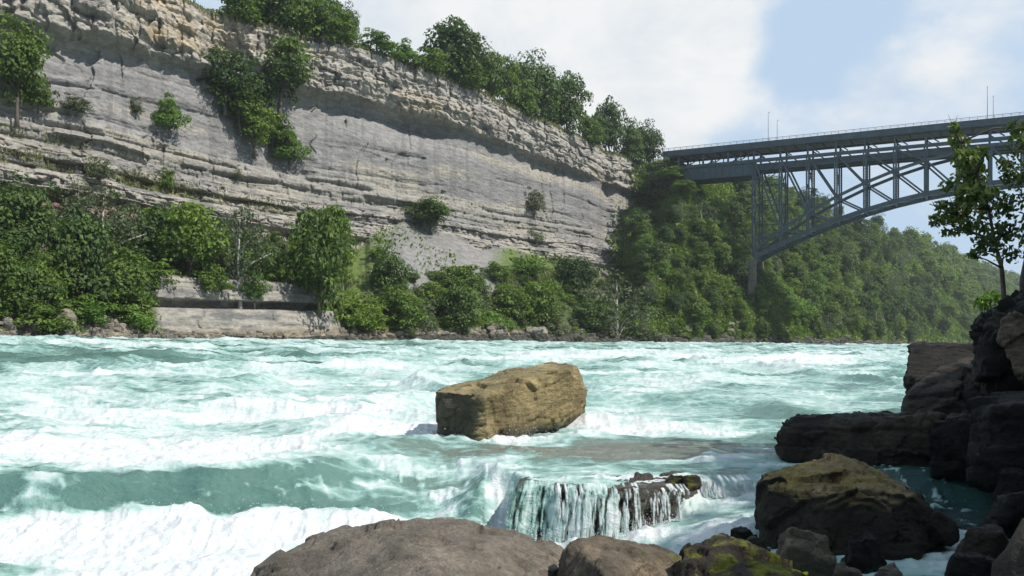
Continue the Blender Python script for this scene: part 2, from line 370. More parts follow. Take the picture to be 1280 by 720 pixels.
def terrainD(px, z, detail=True):
    """distance (depth) of the gorge side at picture column px and height z"""
    px = np.asarray(px, float); z = np.asarray(z, float)
    s = arc(px); S0 = shoreD(px); ZS = shoreZ(px); F0 = interp(px, TF)
    cl = F0 + np.interp(z, PROF_Z, PROF_D)
    # corner notch, wider chute in the left part
    cl = cl + 7 * np.exp(-((px - 757) / 11.0) ** 2) * sstep(20, 40, z) + 5 * sstep(760, 785, px) * sstep(30, 50, z)
    # gully with shrubs running down the wall
    gx = 300 + (54 - z) * 3.6
    cl = cl + 3.0 * np.exp(-((px - gx) / 26.0) ** 2) * sstep(33, 40, z)
    # benches in the left part
    lw = 1 - sstep(380, 480, px)
    cl = cl + lw * (1.6 * sstep(27.6, 28.6, z) )
    # deep overhang alcove
    cl = cl + 5.0 * np.exp(-((px - 515) / 62.0) ** 2) * np.exp(-((z - 51.8) / 2.3) ** 2) + 2.2 * np.exp(-((px - 690) / 45.0) ** 2) * np.exp(-((z - 52.0) / 1.8) ** 2)
    fr = np.clip((z - ZS) / (20 - ZS), 0, 1)
    # low shore wall at px 190..430
    sw = sstep(170, 200, px) * (1 - sstep(415, 440, px))
    frt = fr ** 1.0
    frw = np.interp(z, [-2, 0, 2.2, 5.6, 6.0, 7.0, 7.3, 11.0, 12.0, 20], [0, 0.02, 0.04, 0.09, 0.22, 0.24, 0.13, 0.2, 0.4, 1.0])
    ff = frt * (1 - sw) + frw * sw
    ta = S0 + (F0 - S0) * ff
    TT = interp(px, ZT)
    tb = S0 + (F0 + np.interp(TT, PROF_Z, PROF_D) - S0) * (z - ZS) / (TT - ZS)
    tb = np.where(px < 430, S0 + (F0 - S0) * (z - ZS) / (20 - ZS), tb)
    D = np.where(z > 20, np.minimum(cl, tb), np.where(px < 430, ta, tb))
    scree = np.where(px > 430, sstep(TT + 0.4, TT - 1.2, z), 0.0)
    D = np.where(z < ZS, S0 + (z - ZS) * 2.0, D)
    # forest slope on the right
    R0 = np.where(px < 780, F0 + 8, interp(px, TR))
    f2 = np.clip((z - ZS) / (RIM - ZS), 0, 1)
    fo = S0 + (R0 - S0) * f2 ** 1.1
    fo = np.where(z < ZS, S0 + (z - ZS) * 2.0, fo)
    zl = sstep(806, 850, px)
    zl = np.maximum(zl, sstep(770, 815, px) * (1 - sstep(30, 48, z)))
    D = D * (1 - zl) + fo * zl
    if detail:
        cap = sstep(53.4, 54.2, z) * (1 - zl * 0.6)
        low = (sstep(19, 21, z) * (1 - sstep(32, 34, z))) * (1 - zl) * (1 - scree)
        wall = sstep(32, 34, z) * (1 - sstep(52.5, 53.5, z)) * (1 - zl)
        tal = np.maximum(1 - sstep(18, 21, z), scree * 0.5) * (1 - sw)
        zw = z + 1.3 * fbm(s * 0.09, z * 0.3, o=3, seed=20)
        d = cap * (1.7 * blocks(s, zw, 3.3, 5.5, 3) + 0.75 * blocks(s, zw, 1.5, 2.6, 13) + 2.4 * fbm(s * 0.11, z * 0.2, o=5, seed=21, g=0.6) + 1.1 * facet(s * 0.35, z * 0.5, z * 0.0, 19, True))
        d = d + low * (1.2 * blocks(s, z, 1.7, 5.2, 31) + 0.45 * blocks(s, z, 0.7, 2.0, 41) + 1.1 * fbm(s * 0.14, z * 0.3, o=5, seed=22, g=0.6) + 0.6 * facet(s * 0.4, z * 0.8, z * 0.0, 18, True))
        seam = 0
        for q, (z0, am) in enumerate(((35.2, 0.9), (36.8, 0.7), (39.5, 0.35), (45.4, 0.45), (50.2, 0.3))):
            zz0 = z0 + 0.9 * fbm(s * 0.035, s * 0, o=4, seed=600 + q)
            mk_ = sstep(-0.05, 0.3, vn(s * 0.045, s * 0 + q, seed=620 + q))
            seam = seam + am * mk_ * (sstep(0.0, 0.9, z - zz0) * (1 - sstep(0.9, 3.5, z - zz0)) * 0.9 - 1.3 * np.exp(-((z - zz0 + 0.15) / 0.22) ** 2))
        jt = sstep(0.93, 0.97, 1 - np.abs(vn(s * 0.16 + 0.25 * vn(s * 0.3, z * 0.5, seed=641), z * 0.035, seed=640)))
        d = d + wall * (seam - 0.7 * jt * sstep(0.0, 0.3, vn(s * 0.07, z * 0.25, seed=642)) + 0.75 * (1 - sstep(37, 39.5, z)) * blocks(s, z, 1.4, 2.6, 55))
        d = d + wall * ((0.6 - 0.38 * sstep(38, 42, z)) * blocks(s, z, 3.1, 9.0, 51) + 0.9 * fbm(s * 0.05, z * 0.12, o=5, seed=23) + 0.25 * fbm(s * 0.6, z * 1.0, o=3, seed=24)
                        + 1.0 * sstep(0.86, 0.93, ridge(s * 0.035, z * 0.22, o=2, seed=28)) * sstep(0.0, 0.4, vn(s * 0.06, z * 0.3, seed=29)))
        d = d + sw * (1 - sstep(11, 13, z)) * (0.55 * blocks(s, z + 0.4, 3.4, 9.0, 61) + 0.45 * blocks(s, z, 0.9, 3.0, 71) * sstep(6, 7, z) + 0.3 * fbm(s * 0.3, z * 0.5, o=3, seed=25))
        d = d + tal * (1.6 * fbm(s * 0.07, z * 0.15, o=4, seed=26) + 0.5 * fbm(s * 0.6, z * 0.8, o=2, seed=27))
        d = d + zl * 3.0 * fbm(s * 0.05, z * 0.08, o=3, seed=33)
        D = D - d
    return D

_zl = np.linspace(-3, RIM, 400)
def onslope(px, py):
    """point of the gorge side that shows at picture position px, py"""
    D = terrainD(np.full(400, float(px)), _zl)
    zt = zmap(np.full(400, float(px)), _zl)
    pj = HY - (zt - EYE) * F / D
    k = int(np.argmin(np.abs(pj - py)))
    return Vector(((px - 640) / F * D[k], D[k], zt[k]))

def build_gorge():
    pc = np.concatenate([np.linspace(-900, -30, 160, endpoint=False), np.linspace(-30, 860, 860, endpoint=False), np.linspace(860, 1420, 180)])
    zr = np.concatenate([np.linspace(-26, -2, 30, endpoint=False), np.linspace(-2, 20, 130, endpoint=False), np.linspace(20, 33, 110, endpoint=False), np.linspace(33, 52, 110, endpoint=False), np.linspace(52, RIM, 120)])
    P, Z = np.meshgrid(pc, zr)
    D = terrainD(P, Z)
    X = (P - 640) / F * D
    # ragged rim and plateau
    extra = []
    ZM = zmap(P, Z)
    Dt = D[-1]; Zt = ZM[-1]
    for k, (dd, dz) in enumerate([(1.0, 0.5), (2.5, 0.9), (6, 1.4), (14, 2.0), (40, 2.5), (140, 3), (600, 3), (2500, 3)]):
        De = Dt + dd; extra.append(np.stack([(pc - 640) / F * De, De, Zt + dz + 0.5 * vn(arc(pc) * 0.2, arc(pc) * 0 + k, seed=90)], -1))
    co = np.stack([X, D, ZM], -1)
    col = np.zeros_like(co)
    s = arc(P)
    def L(*c): return np.array(c)[None, None, :]
    shale = L(0.205, 0.198, 0.192); dshale = L(0.135, 0.133, 0.13); lime = L(0.30, 0.278, 0.245); buff = L(0.38, 0.30, 0.19)
    red = L(0.20, 0.13, 0.105); soil = L(0.105, 0.10, 0.065); tan = L(0.22, 0.175, 0.12); green = L(0.055, 0.075, 0.022)
    def mx(a, b, w): return a * (1 - w[..., None]) + b * w[..., None]
    nz = fbm(s * 0.04, Z * 0.25, o=4, seed=70)
    col = shale + 0 * co
    col = mx(col, dshale, sstep(-0.1, 0.5, fbm(s * 0.03, Z * 0.35, o=4, seed=71)) * 0.6)
    col = mx(col, L(0.28, 0.255, 0.21), sstep(0.05, 0.4, fbm(s * 0.03, Z * 0.30, o=5, seed=77)) * 0.7)
    col = mx(col, L(0.115, 0.112, 0.11), sstep(0.05, 0.4, fbm(s * 0.5, Z * 0.05, o=4, seed=78)) * 0.45)
    col = mx(col, L(0.25, 0.235, 0.205), sstep(33, 34, Z) * (1 - sstep(37, 39, Z)) * 0.6)
    cap = sstep(53.0, 54.5, Z + nz * 0.5)
    c2 = mx(lime + 0 * co, L(0.21, 0.195, 0.175), sstep(-0.1, 0.4, fbm(s * 0.2, Z * 0.5, o=4, seed=72)))
    bw = np.exp(-((P - 215) / 55.0) ** 2) * sstep(55, 57, Z) * 1.0 + 0.55 * np.exp(-((P - 530) / 60.0) ** 2) * (1 - sstep(58, 61, Z)) + 0.3 * sstep(0.2, 0.5, nz)
    c2 = mx(c2, buff, np.clip(bw * (0.6 + 0.8 * fbm(s * 0.25, Z * 0.3, o=3, seed=73)), 0, 0.9))
    col = mx(col, c2, cap)
    low = sstep(19, 21, Z) * (1 - sstep(31, 33, Z))
    c3 = mx(L(0.27, 0.25, 0.22) + 0 * co, L(0.15, 0.145, 0.14), sstep(-0.1, 0.3, fbm(s * 0.15, Z * 0.9, o=4, seed=74)))
    col = mx(col, c3, low)
    col = mx(col, red, sstep(20.5, 21.5, Z) * (1 - sstep(23.5, 24.5, Z)) * (1 - sstep(200, 420, P)) * 0.85)
    col = mx(col, L(0.14, 0.15, 0.065), sstep(27.9, 28.6, Z) * (1 - sstep(30.0, 31.0, Z)) * sstep(-0.25, 0.2, nz) * (1 - sstep(380, 430, P)) * 0.8)
    # talus
    TTc = interp(P, ZT); t = 1 - sstep(TTc - 2, TTc + 0.5, Z + 2 * nz * (TTc < 21))
    c4 = mx(soil + 0 * co, green, sstep(-0.2, 0.3, fbm(s * 0.1, Z * 0.2, o=4, seed=75)))
    sc = sstep(440, 500, P) * (1 - sstep(610, 660, P)) * sstep(7, 11, Z)
    c4 = mx(c4, L(0.19, 0.185, 0.18), sc * (0.85 + 0.15 * sstep(-0.45, -0.1, fbm(s * 0.04, Z * 0.05, o=3, seed=76))))
    gm = (sstep(424, 436, P) * (1 - sstep(468, 482, P)) + sstep(606, 636, P) * (1 - sstep(700, 740, P))) * sstep(6, 9, Z)
    c4 = mx(c4, L(0.085, 0.125, 0.030), np.clip(gm, 0, 1) * sstep(-0.5, 0.0, fbm(s * 0.2, Z * 0.2, o=3, seed=79)) * 0.9)
    col = mx(col, c4, t)
    sw = sstep(170, 200, P) * (1 - sstep(415, 440, P)) * (1 - sstep(10.5, 12.5, Z))
    col = mx(col, c3 * 0.95, sw)
    col = mx(col, tan, (1 - sstep(1.8, 2.6, Z)) * 0.75 * (1 - sstep(700, 1000, P)))
    zl = np.maximum(sstep(780, 830, P), sstep(760, 800, P) * (1 - sstep(30, 48, Z)))
    col = mx(col, mx(c4, soil * 0.5 + 0 * co, 0 * Z + 0.5) * 0.6, zl)
    # soil on the rim
    col = mx(col, soil * 1.0 + 0 * co, sstep(65, 66, Z))
    nr, nc = P.shape
    ex = np.stack(extra)
    co = np.concatenate([co, ex]); ecol = np.broadcast_to(np.array([0.045, 0.06, 0.022]), ex.shape)
    col = np.concatenate([col, ecol])
    nr += len(extra)
    me = mesh_np('gorge_cliff', co.reshape(-1, 3), grid_faces(nr, nc), True, cols={'Col': col.reshape(-1, 3)})
    o = link('cliff', me, M['cliff'])
    tag(o, 'layered grey and buff rock wall of the gorge with its scree foot and wooded slope', 'cliff', kind='structure')
build_gorge()

# ------------------------------------------------------------------ right bank (camera side)
BX = [(-60, -40), (0, -6), (3, -4), (6.5, 1.5), (9, 4.2), (12, 6.8), (15, 8.3), (20, 11.6), (40, 25.5), (100, 68), (300, 235), (700, 560), (1400, 1150)]
def bankZ(X, Y):
    xb = interp(Y, BX)
    d = X - xb
    z = -1.0 + np.where(d < 0, d * 0.45, 0.65 * d)
    z = np.where(d > 5.5, 2.575 + (d - 5.5) * 0.55, z)
    z = np.minimum(z, 64 + 0 * z)
    w = sstep(3.0, 12.0, Y)
    z = np.minimum(z, 1.4 + 0.6 * np.maximum(0, X - 5)) * (1 - w) + z * w
    return z
def bank_rough(X, Y):
    near = 1 - sstep(30, 80, Y)
    return near * (0.30 * fbm(X * 0.5, Y * 0.5, o=5, seed=101) + 0.14 * ridge(X * 1.7, Y * 1.7, o=4, seed=102) + 0.55 * facet(X * 0.8 + 0.2 * vn(X * 2, Y * 2, seed=104), Y * 0.8, X * 0, 103, True) * sstep(-1, 1.5, X - interp(Y, BX)))
def build_bank():
    ys = np.concatenate([np.linspace(-60, 0, 20, endpoint=False), np.linspace(0, 24, 110, endpoint=False), 24 * (1400 / 24) ** np.linspace(0, 1, 60)])
    ds = np.concatenate([np.linspace(-10, 12, 120, endpoint=False), 12 * (60) ** np.linspace(0, 1, 50)])
    Dd, Y = np.meshgrid(ds, ys)
    X = interp(Y, BX) + Dd
    Z = bankZ(X, Y)
    Z = Z + bank_rough(X, Y)
    me = mesh_np('river_bank', np.stack([X, Y, Z], -1).reshape(-1, 3), grid_faces(*X.shape)[:, ::-1], True)
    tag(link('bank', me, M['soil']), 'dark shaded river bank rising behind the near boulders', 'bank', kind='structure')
build_bank()

# ------------------------------------------------------------------ water
FOAM = [  # picture column, row, half width, half height, amount
    (130, 584, 240, 18, 1.3), (350, 570, 120, 12, 0.9), (200, 530, 360, 26, 1.0), (60, 500, 200, 10, 0.4), (420, 512, 150, 26, 0.9), (60, 540, 140, 22, 0.5), (110, 484, 90, 9, 0.7), (480, 545, 70, 12, 0.9),
    (330, 474, 120, 7, 0.7), (470, 462, 70, 4, 0.6), (150, 440, 90, 2.5, 0.5), (520, 480, 60, 9, 0.6),
    (90, 459, 120, 7, -1.2), (265, 456, 70, 5, -0.9), (450, 492, 60, 6, -0.2), (40, 500, 40, 8, -0.3),
    (60, 619, 320, 8, -1.3), (390, 604, 150, 14, -0.85), (560, 592, 110, 20, -0.1), (480, 618, 90, 8, -0.3),
    (150, 680, 330, 34, 1.2), (430, 655, 180, 16, 1.2), (560, 652, 90, 12, 1.0), (150, 715, 160, 12, -0.35),
    (625, 620, 38, 34, 1.1), (630, 560, 90, 10, 0.35), (700, 535, 60, 6, 0.6),
    (570, 550, 45, 8, 1.2), (500, 555, 60, 5, 0.6), (780, 500, 60, 22, 0.6), (850, 475, 120, 14, 0.6), (830, 548, 120, 11, 1.1), (1010, 508, 90, 10, 0.2),
    (870, 441, 190, 7, 1.0), (1060, 447, 70, 9, 0.9), (700, 440, 80, 5, 0.6), (560, 445, 90, 4, 0.2),
    (900, 462, 130, 4, -0.5), (960, 530, 55, 18, -0.7), (1095, 452, 48, 6, -1.6), (1060, 480, 60, 12, -0.25), (1090, 505, 50, 8, -0.2),
    (770, 578, 190, 9, -1.3), (1000, 560, 80, 10, -0.5), (900, 592, 60, 5, 1.1), (760, 591, 120, 3, 0.35),
    (880, 668, 90, 16, 1.1), (830, 625, 60, 12, 0.1), (940, 640, 40, 15, 0.2), (700, 668, 60, 12, 1.0), (930, 552, 50, 5, 0.9),
    (1130, 615, 90, 32, -0.4), (1165, 662, 45, 14, 1.0), (1230, 610, 70, 40, -0.8), (1020, 700, 60, 20, -0.6),
]
def waterfield(X, Y):
    px = 640 + F * X / Y
    pyn = HY + F * (EYE - 0.15) / Y
    S0 = shoreD(px); ZS = shoreZ(px)
    up = 0.42
    zb = up + (ZS - up) * np.clip((Y - 24) / (S0 - 24), 0, 1.4)
    # big step: smooth tongue on the left, rock ledge in the middle
    wob = 0.5 * vn(X * 0.35, Y * 0.0 + 3, seed=200) + 0.25 * vn(X * 1.1, Y * 0.3, seed=201)
    Yd = np.interp(X + 0.35 * vn(X * 1.3, Y * 0.4, seed=207), [-14, -9, -5.5, -3.2, -1.2, 0.3, 3.0, 3.8, 5.0, 8, 12], [15.0, 15.0, 15.2, 16.7, 16.8, 14.55, 14.45, 15.3, 15.6, 15.5, 15]) + wob * np.where(X < -0.5, 0.8, 0.2)
    wd = np.interp(X, [-14, -5.5, -3.4, -1.2, 0.3, 3, 4], [0.5, 0.55, 1.3, 2.0, 0.25, 0.25, 0.5])
    A = np.interp(X, [-14, -4, -1.5, 0.3, 1.6, 3.0, 4.2, 6.0, 9], [0.55, 0.6, 0.75, 0.95, 0.80, 0.45, 0.25, 0.35, 0.45])
    dn = 1 - sstep(Yd - wd, Yd + wd, Y)
    zb = zb - A * dn + 0.07 * np.exp(-((Y - Yd - wd * 1.4) / 1.2) ** 2) * (1 - sstep(-5.0, 0.0, X))
    # lee rise of foam after the step (left)
    lee = np.exp(-((Y - (Yd - wd * 1.0 - 1.0)) / 0.8) ** 2) * (1 - sstep(-1.8, -0.4, X))
    zb = zb + 0.22 * lee * (0.6 + 0.6 * vn(X * 0.8, Y * 0.8, seed=203))
    # mask of foam in the plan
    pn = px + 20 * vn(X / Y * 14, np.log(Y) * 9, seed=205); qn = pyn + (pyn - HY) * 0.10 * fbm(X / Y * 9, np.log(Y) * 8, o=3, seed=206)
    f = 0 * X
    for cx, cy, rx, ry, am in FOAM:
        e = ((pn - cx) / rx) ** 2 + ((qn - cy) / ry) ** 2
        f = f + am * np.exp(-e * 1.1)
    f = np.clip(f, -1.2, 1.2)
    # wave trains
    wx = X + 2.0 * vn(X * 0.12, Y * 0.12, seed=210); wy = Y + 0.12 * X + 1.6 * vn(X * 0.15, Y * 0.2, seed=211)
    w1 = ridge(wx / 7.5, wy / 4.6, o=2, seed=212) - 0.45
    w2 = fbm(wx / 2.6, wy / 1.7, o=3, seed=213)
    wfar = ridge(wx / 20.0, wy / 11.0, o=3, seed=214) - 0.45
    calm = np.clip(-f, 0, 1)
    a1 = np.interp(Y, [8, 16, 20, 30, 60, 300], [0.05, 0.06, 0.22, 0.55, 0.65, 0.5])
    a2 = np.interp(Y, [8, 16, 30, 100, 300], [0.07, 0.09, 0.16, 0.22, 0.2])
    a3 = np.interp(Y, [25, 60, 150, 400], [0.0, 0.7, 1.0, 1.4])
    shore_damp = sstep(0, 14, S0 - Y) * 0.8 + 0.2
    zz = zb + (a1 * w1 * 1.3 + a3 * wfar) * shore_damp + a2 * w2 * (0.35 + 0.65 * np.clip(0.5 + f, 0, 1.4))
    # noise driven foam
    crest = a1 * w1 * 1.2 + a3 * wfar * 1.0
    nf = fbm(wx / 3.2, wy / 1.3, o=5, seed=220)
    nfar = fbm(wx / 16, wy / 4.0, o=4, seed=221)
    far = sstep(25, 60, Y)
    base = 0.45 + 0.62 * nf + 0.50 * nfar * far + 0.35 * np.clip(crest, -0.6, 0.8) * far
    base = base - 0.10 * (1 - far)
    foam = base + 0.75 * f
    foam = foam + 0.8 * lee * 0.8
    for rx, ry, ra, rb, am in ((-0.05, 22.3, 2.5, 2.1, 0.8), (5.4, 17.6, 1.4, 1.2, 0.5), (4.9, 12.3, 1.9, 1.5, 0.35), (2.2, 14.0, 2.4, 1.2, 0.4)):
        q = np.hypot((X - rx) / ra, (Y - ry) / rb) + 0.15 * vn(X * 1.5, Y * 1.5, seed=208)
        foam = foam + am * np.exp(-((q - 1.0) / 0.22) ** 2)
        zz = zz + 0.10 * am * np.exp(-((q - 0.98) / 0.16) ** 2)
    # flow streaks on the step
    st = fbm(X * 3.0 + 0.5 * Y, Y * 0.5, o=3, seed=222)
    foam = foam + dn * (1 - dn) * 4 * ((0.5 * st + 0.12) * sstep(-3, 0, X) + 0.45 * np.clip(fbm(X * 0.9 + 0.8 * Y, Y * 2.6 - 0.3 * X, o=4, seed=224) * 2, -1, 1))
    foam = foam + (1 - sstep(19, 24, Y)) * 0.35 * fbm(X * 1.1 + 0.9 * Y, Y * 2.2 - 0.5 * X, o=4, seed=226)
    Lw = 1 - sstep(-5.5, -2.5, X)
    face = np.exp(-((Y - Yd) / (wd * 0.9)) ** 2)
    foam = foam + Lw * (1.0 * sstep(0.35, 1.1, (Y - Yd) / wd) * (1 - sstep(19, 22, Y)) - 0.25 * face)
    foam = foam + face * 0.75 * fbm(X * 0.42 + 3, Y * 0.3, o=3, seed=250)
    foam = foam - 0.55 * sstep(0.05, 0.45, fbm(X * 0.55, Y * 1.3, o=4, seed=251)) * (1 - sstep(30, 50, Y)) * sstep(0.55, 0.9, foam)
    foam = foam + Lw * 1.0 * sstep(0.45, 1.0, (Yd - Y) / wd + 0.5 * vn(X * 1.6, Y * 0.8, seed=245)) * sstep(12, 13, Y)
    foam = foam + face * (1 - sstep(-1.5, 0.3, X)) * (0.75 * sstep(0.55, 0.9, ridge(X * 1.5 + 1.1 * Y, Y * 0.9 - 0.5 * X, o=4, seed=246)) - 0.12)
    zz = zz + Lw * 0.16 * np.exp(-((Y - (Yd - wd * 1.25)) / 0.4) ** 2) * (1 + vn(X * 1.4, Y, seed=247))
    foot = np.exp(-((Y - 13.55) / 0.38) ** 2) * sstep(-0.2, 0.4, X) * (1 - sstep(2.0, 2.9, X))
    foam = foam + 1.0 * foot
    zz = zz + 0.10 * foot * (1 + 1.2 * fbm(X * 4, Y * 4, o=3, seed=248))
    mt = np.exp(-(((X + 0.7) / 1.1) ** 2 + ((Y - 15.6) / 1.5) ** 2))
    foam = foam + mt * 0.5 * st
    zz = zz + mt * 0.07 * fbm(X * 5 + 2 * Y, Y * 4, o=4, seed=240)
    pl = np.exp(-(((px - 1140) / 95) ** 2 + ((pyn - 632) / 44) ** 2))
    rp = ridge(X * 2.4, Y * 4.5, o=4, seed=241)
    foam = foam + pl * 1.3 * (sstep(0.50, 0.78, rp) - 0.10)
    zz = zz + pl * 0.09 * (rp - 0.5)
    foam = foam + 0.25 * sstep(0.6, 1.0, foam) * (ridge(X * 1.2, Y * 1.8, o=4, seed=242) - 0.62) * 2
    foam = np.clip(foam, 0.0, 1.3)
    # boiling surface of foam, chop on green water
    fa = sstep(0.4, 0.95, foam)
    dist = np.clip(Y / 16.0, 0.8, 4)
    zz = zz + fa * 0.085 * dist ** 0.6 * (ridge(X * 1.5 / dist ** 0.5, Y * 1.9 / dist ** 0.5, o=4, seed=230) - 0.35) * 1.6
    zz = zz + (1 - fa) * (0.05 * dist ** 0.4 * fbm(X * 1.4 + 0.3 * Y, Y * 3.6, o=4, seed=231) + (1 - sstep(18, 30, Y)) * 0.17 * (ridge(X * 0.75 + 0.5 * Y, Y * 1.5 - 0.2 * X, o=4, seed=233) - 0.5) * (1 - 0.7 * sstep(0.3, 1.0, X)))
    zz = zz + fa * 0.03 * fbm(X * 9, Y * 9, o=2, seed=232)
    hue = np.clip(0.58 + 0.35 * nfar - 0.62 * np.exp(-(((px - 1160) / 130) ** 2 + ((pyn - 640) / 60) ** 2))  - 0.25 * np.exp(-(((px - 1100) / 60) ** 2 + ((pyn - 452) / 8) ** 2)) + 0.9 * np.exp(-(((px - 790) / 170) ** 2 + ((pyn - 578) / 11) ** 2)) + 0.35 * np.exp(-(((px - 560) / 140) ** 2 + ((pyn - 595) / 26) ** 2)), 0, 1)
    return zz, foam, hue

def build_water():
    nr, nc = 1000, 1250
    ys = 3.5 * (1500 / 3.5) ** (np.linspace(0, 1, nr) ** 1.18)
    us = np.linspace(-0.98, 0.98, nc)
    U, Y = np.meshgrid(us, ys)
    X = U * Y
    Z, foam, hue = waterfield(X, Y)
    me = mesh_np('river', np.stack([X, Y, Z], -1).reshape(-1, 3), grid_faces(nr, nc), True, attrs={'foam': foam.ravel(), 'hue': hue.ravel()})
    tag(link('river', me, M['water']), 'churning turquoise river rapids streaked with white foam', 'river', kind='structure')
build_water()
def wz(x, y):
    z, f, h = waterfield(np.array([[float(x)]]), np.array([[float(y)]])); return float(z[0, 0])

def build_spray():
    # droplets thrown up above breaking edges
    V, Fc = [], []
    spots = []
    def zone(n, x0, x1, y0, y1, hmax, r):
        xs = rng.uniform(x0, x1, n); ys = rng.uniform(y0, y1, n)
        zz, fo, _ = waterfield(xs[None, :], ys[None, :])
        k = fo[0] > 0.55
        h = rng.exponential(hmax, n)
        for x, y, z, hh, kk in zip(xs, ys, zz[0], h, k):
            if kk: spots.append((x, y, z + hh, r * rng.uniform(0.4, 1.3)))
    zone(1800, -10, -0.2, 12.5, 15.6, 0.035, 0.007)
    zone(1400, -1.5, 0.8, 12.8, 14.4, 0.12, 0.008)
    zone(900, 0.2, 4.6, 11.5, 14.2, 0.04, 0.008)
    zone(2500, 0.0, 2.6, 13.0, 14.2, 0.10, 0.005)
    zone(900, -2.6, 1.8, 19.0, 22, 0.08, 0.010)
    zone(2500, -20, 9, 22, 40, 0.06, 0.013)
    zone(3000, -60, 60, 60, 150, 0.2, 0.04)
    oct_ = np.array([(1, 0, 0), (0, 1, 0), (-1, 0, 0), (0, -1, 0), (0, 0, 1.2), (0, 0, -1.2)])
    fs = np.array([(0, 1, 4), (1, 2, 4), (2, 3, 4), (3, 0, 4), (1, 0, 5), (2, 1, 5), (3, 2, 5), (0, 3, 5)])
    P = np.array(spots)
    co = P[:, None, :3] + oct_[None] * P[:, 3][:, None, None]
    fa = fs[None] + (np.arange(len(P)) * 6)[:, None, None]
    tag(link('spray', mesh_np('spray', co.reshape(-1, 3), fa.reshape(-1, 3), True), M['foam']), 'white droplets thrown up over the breaking rapids', 'spray', kind='stuff')
build_spray()

# ------------------------------------------------------------------ rocks
def hull_rock(name, pts, mat, label, cat, group=None, vox=0.045, amp=0.06, sc=1.2, seed=0, bed=0.0, beddir=(0, 0, 1), parent=None, smooth_it=2):
    pts = [Vector(p) for p in pts]
    c = sum(pts, Vector()) / len(pts)
    bm = bmesh.new()
    for p in pts: bm.verts.new(p - c)
    bmesh.ops.convex_hull(bm, input=bm.verts)
    for v in [v for v in bm.verts if not v.link_faces]: bm.verts.remove(v)
    me = bpy.data.meshes.new(name); bm.to_mesh(me); bm.free()
    tmp = bpy.data.objects.new('tmp', me); COL.objects.link(tmp)
    r = tmp.modifiers.new('r', 'REMESH'); r.mode = 'VOXEL'; r.voxel_size = vox
    sm = tmp.modifiers.new('s', 'SMOOTH'); sm.iterations = smooth_it; sm.factor = 0.5
    dg = bpy.context.evaluated_depsgraph_get()
    m2 = bpy.data.meshes.new_from_object(tmp.evaluated_get(dg))
    bpy.data.objects.remove(tmp)
    n = len(m2.vertices)
    co = np.empty(n * 3, np.float32); m2.vertices.foreach_get('co', co); co = co.reshape(-1, 3).astype(float)
    no = np.empty(n * 3, np.float32); m2.vertex_normals.foreach_get('vector', no) if hasattr(m2, 'vertex_normals') else m2.vertices.foreach_get('normal', no)
    no = no.reshape(-1, 3)
    x, y, z = co.T
    bd = np.array(Vector(beddir).normalized())
    t = co @ bd
    x2, y2 = x * sc, y * sc; z2 = z * sc
    wx, wy, wz_ = (0.18 * fbm(x2 * 1.5 + o_, y2 * 1.5, z2 * 1.5, 3, seed + 3) for o_ in (0, 30, 60))
    d = amp * 0.7 * fbm(x2 * 0.8, y2 * 0.8, z2 * 0.8, 3, seed) + amp * 0.35 * fbm(x2 * 6, y2 * 6, z2 * 6, 4, seed + 19)
    d = d + amp * 2.2 * facet(x2 * 0.75 + wx, y2 * 0.75 + wy, z2 * 1.2 + wz_, seed + 70) + amp * 0.7 * facet(x2 * 2.0 + 2 * wx, y2 * 2.0 + 2 * wy, z2 * 3.0 + 2 * wz_, seed + 90)
    # chipped planes: quantised noise gives facets and steps
    q = fbm(x2 * 0.9 + 4, y2 * 0.9, z2 * 0.9, 2, seed + 29) * 4
    d = d + amp * 0.4 * (np.floor(q) + sstep(0.0, 0.15, q - np.floor(q)) - q)
    # cracks
    cr = np.abs(fbm(x2 * 0.7, y2 * 0.7, z2 * 0.9, 3, seed + 39))
    d = d - amp * 0.7 * (1 - sstep(0.0, 0.02, cr))
    if bed > 0:
        tt = t / bed + 0.5 * fbm(x2 * 0.6, y2 * 0.6, z2 * 0.6, 2, seed + 49)
        l = np.floor(tt); fz = tt - l
        d = d + amp * 1.3 * (rnd(l, seed=seed + 59) - 0.5) - amp * 0.5 * np.clip(1 - np.minimum(fz, 1 - fz) * 12, 0, 1)
    co = co + no * d[:, None]
    m2.vertices.foreach_set('co', co.astype(np.float32).ravel())
    for p in m2.polygons: p.use_smooth = True
    m2.materials.clear(); m2.materials.append(mat); m2.update(); m2.name = name
    o = link(name, m2, None, parent, c)
    if parent is None: tag(o, label, cat, group)
    return o

def blockpts(front, back, jitter=0.0):
    """front, back: lists of (px,py,Y)"""
    return [at(*p) for p in front] + [at(*p) for p in back]

# leaning sunlit block in mid river
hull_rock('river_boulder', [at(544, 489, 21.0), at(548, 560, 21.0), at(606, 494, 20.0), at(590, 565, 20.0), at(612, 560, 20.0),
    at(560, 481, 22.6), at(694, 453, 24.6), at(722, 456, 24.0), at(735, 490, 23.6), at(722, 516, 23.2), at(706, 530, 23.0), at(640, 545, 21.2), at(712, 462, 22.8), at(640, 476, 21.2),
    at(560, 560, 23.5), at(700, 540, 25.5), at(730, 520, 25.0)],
    M['ochre'], 'big oblong ochre boulder tilted in the middle of the rapids', 'boulder', vox=0.034, amp=0.042, sc=1.3, seed=5, bed=0.5, beddir=(-0.16, -0.14, 0.97), smooth_it=1)
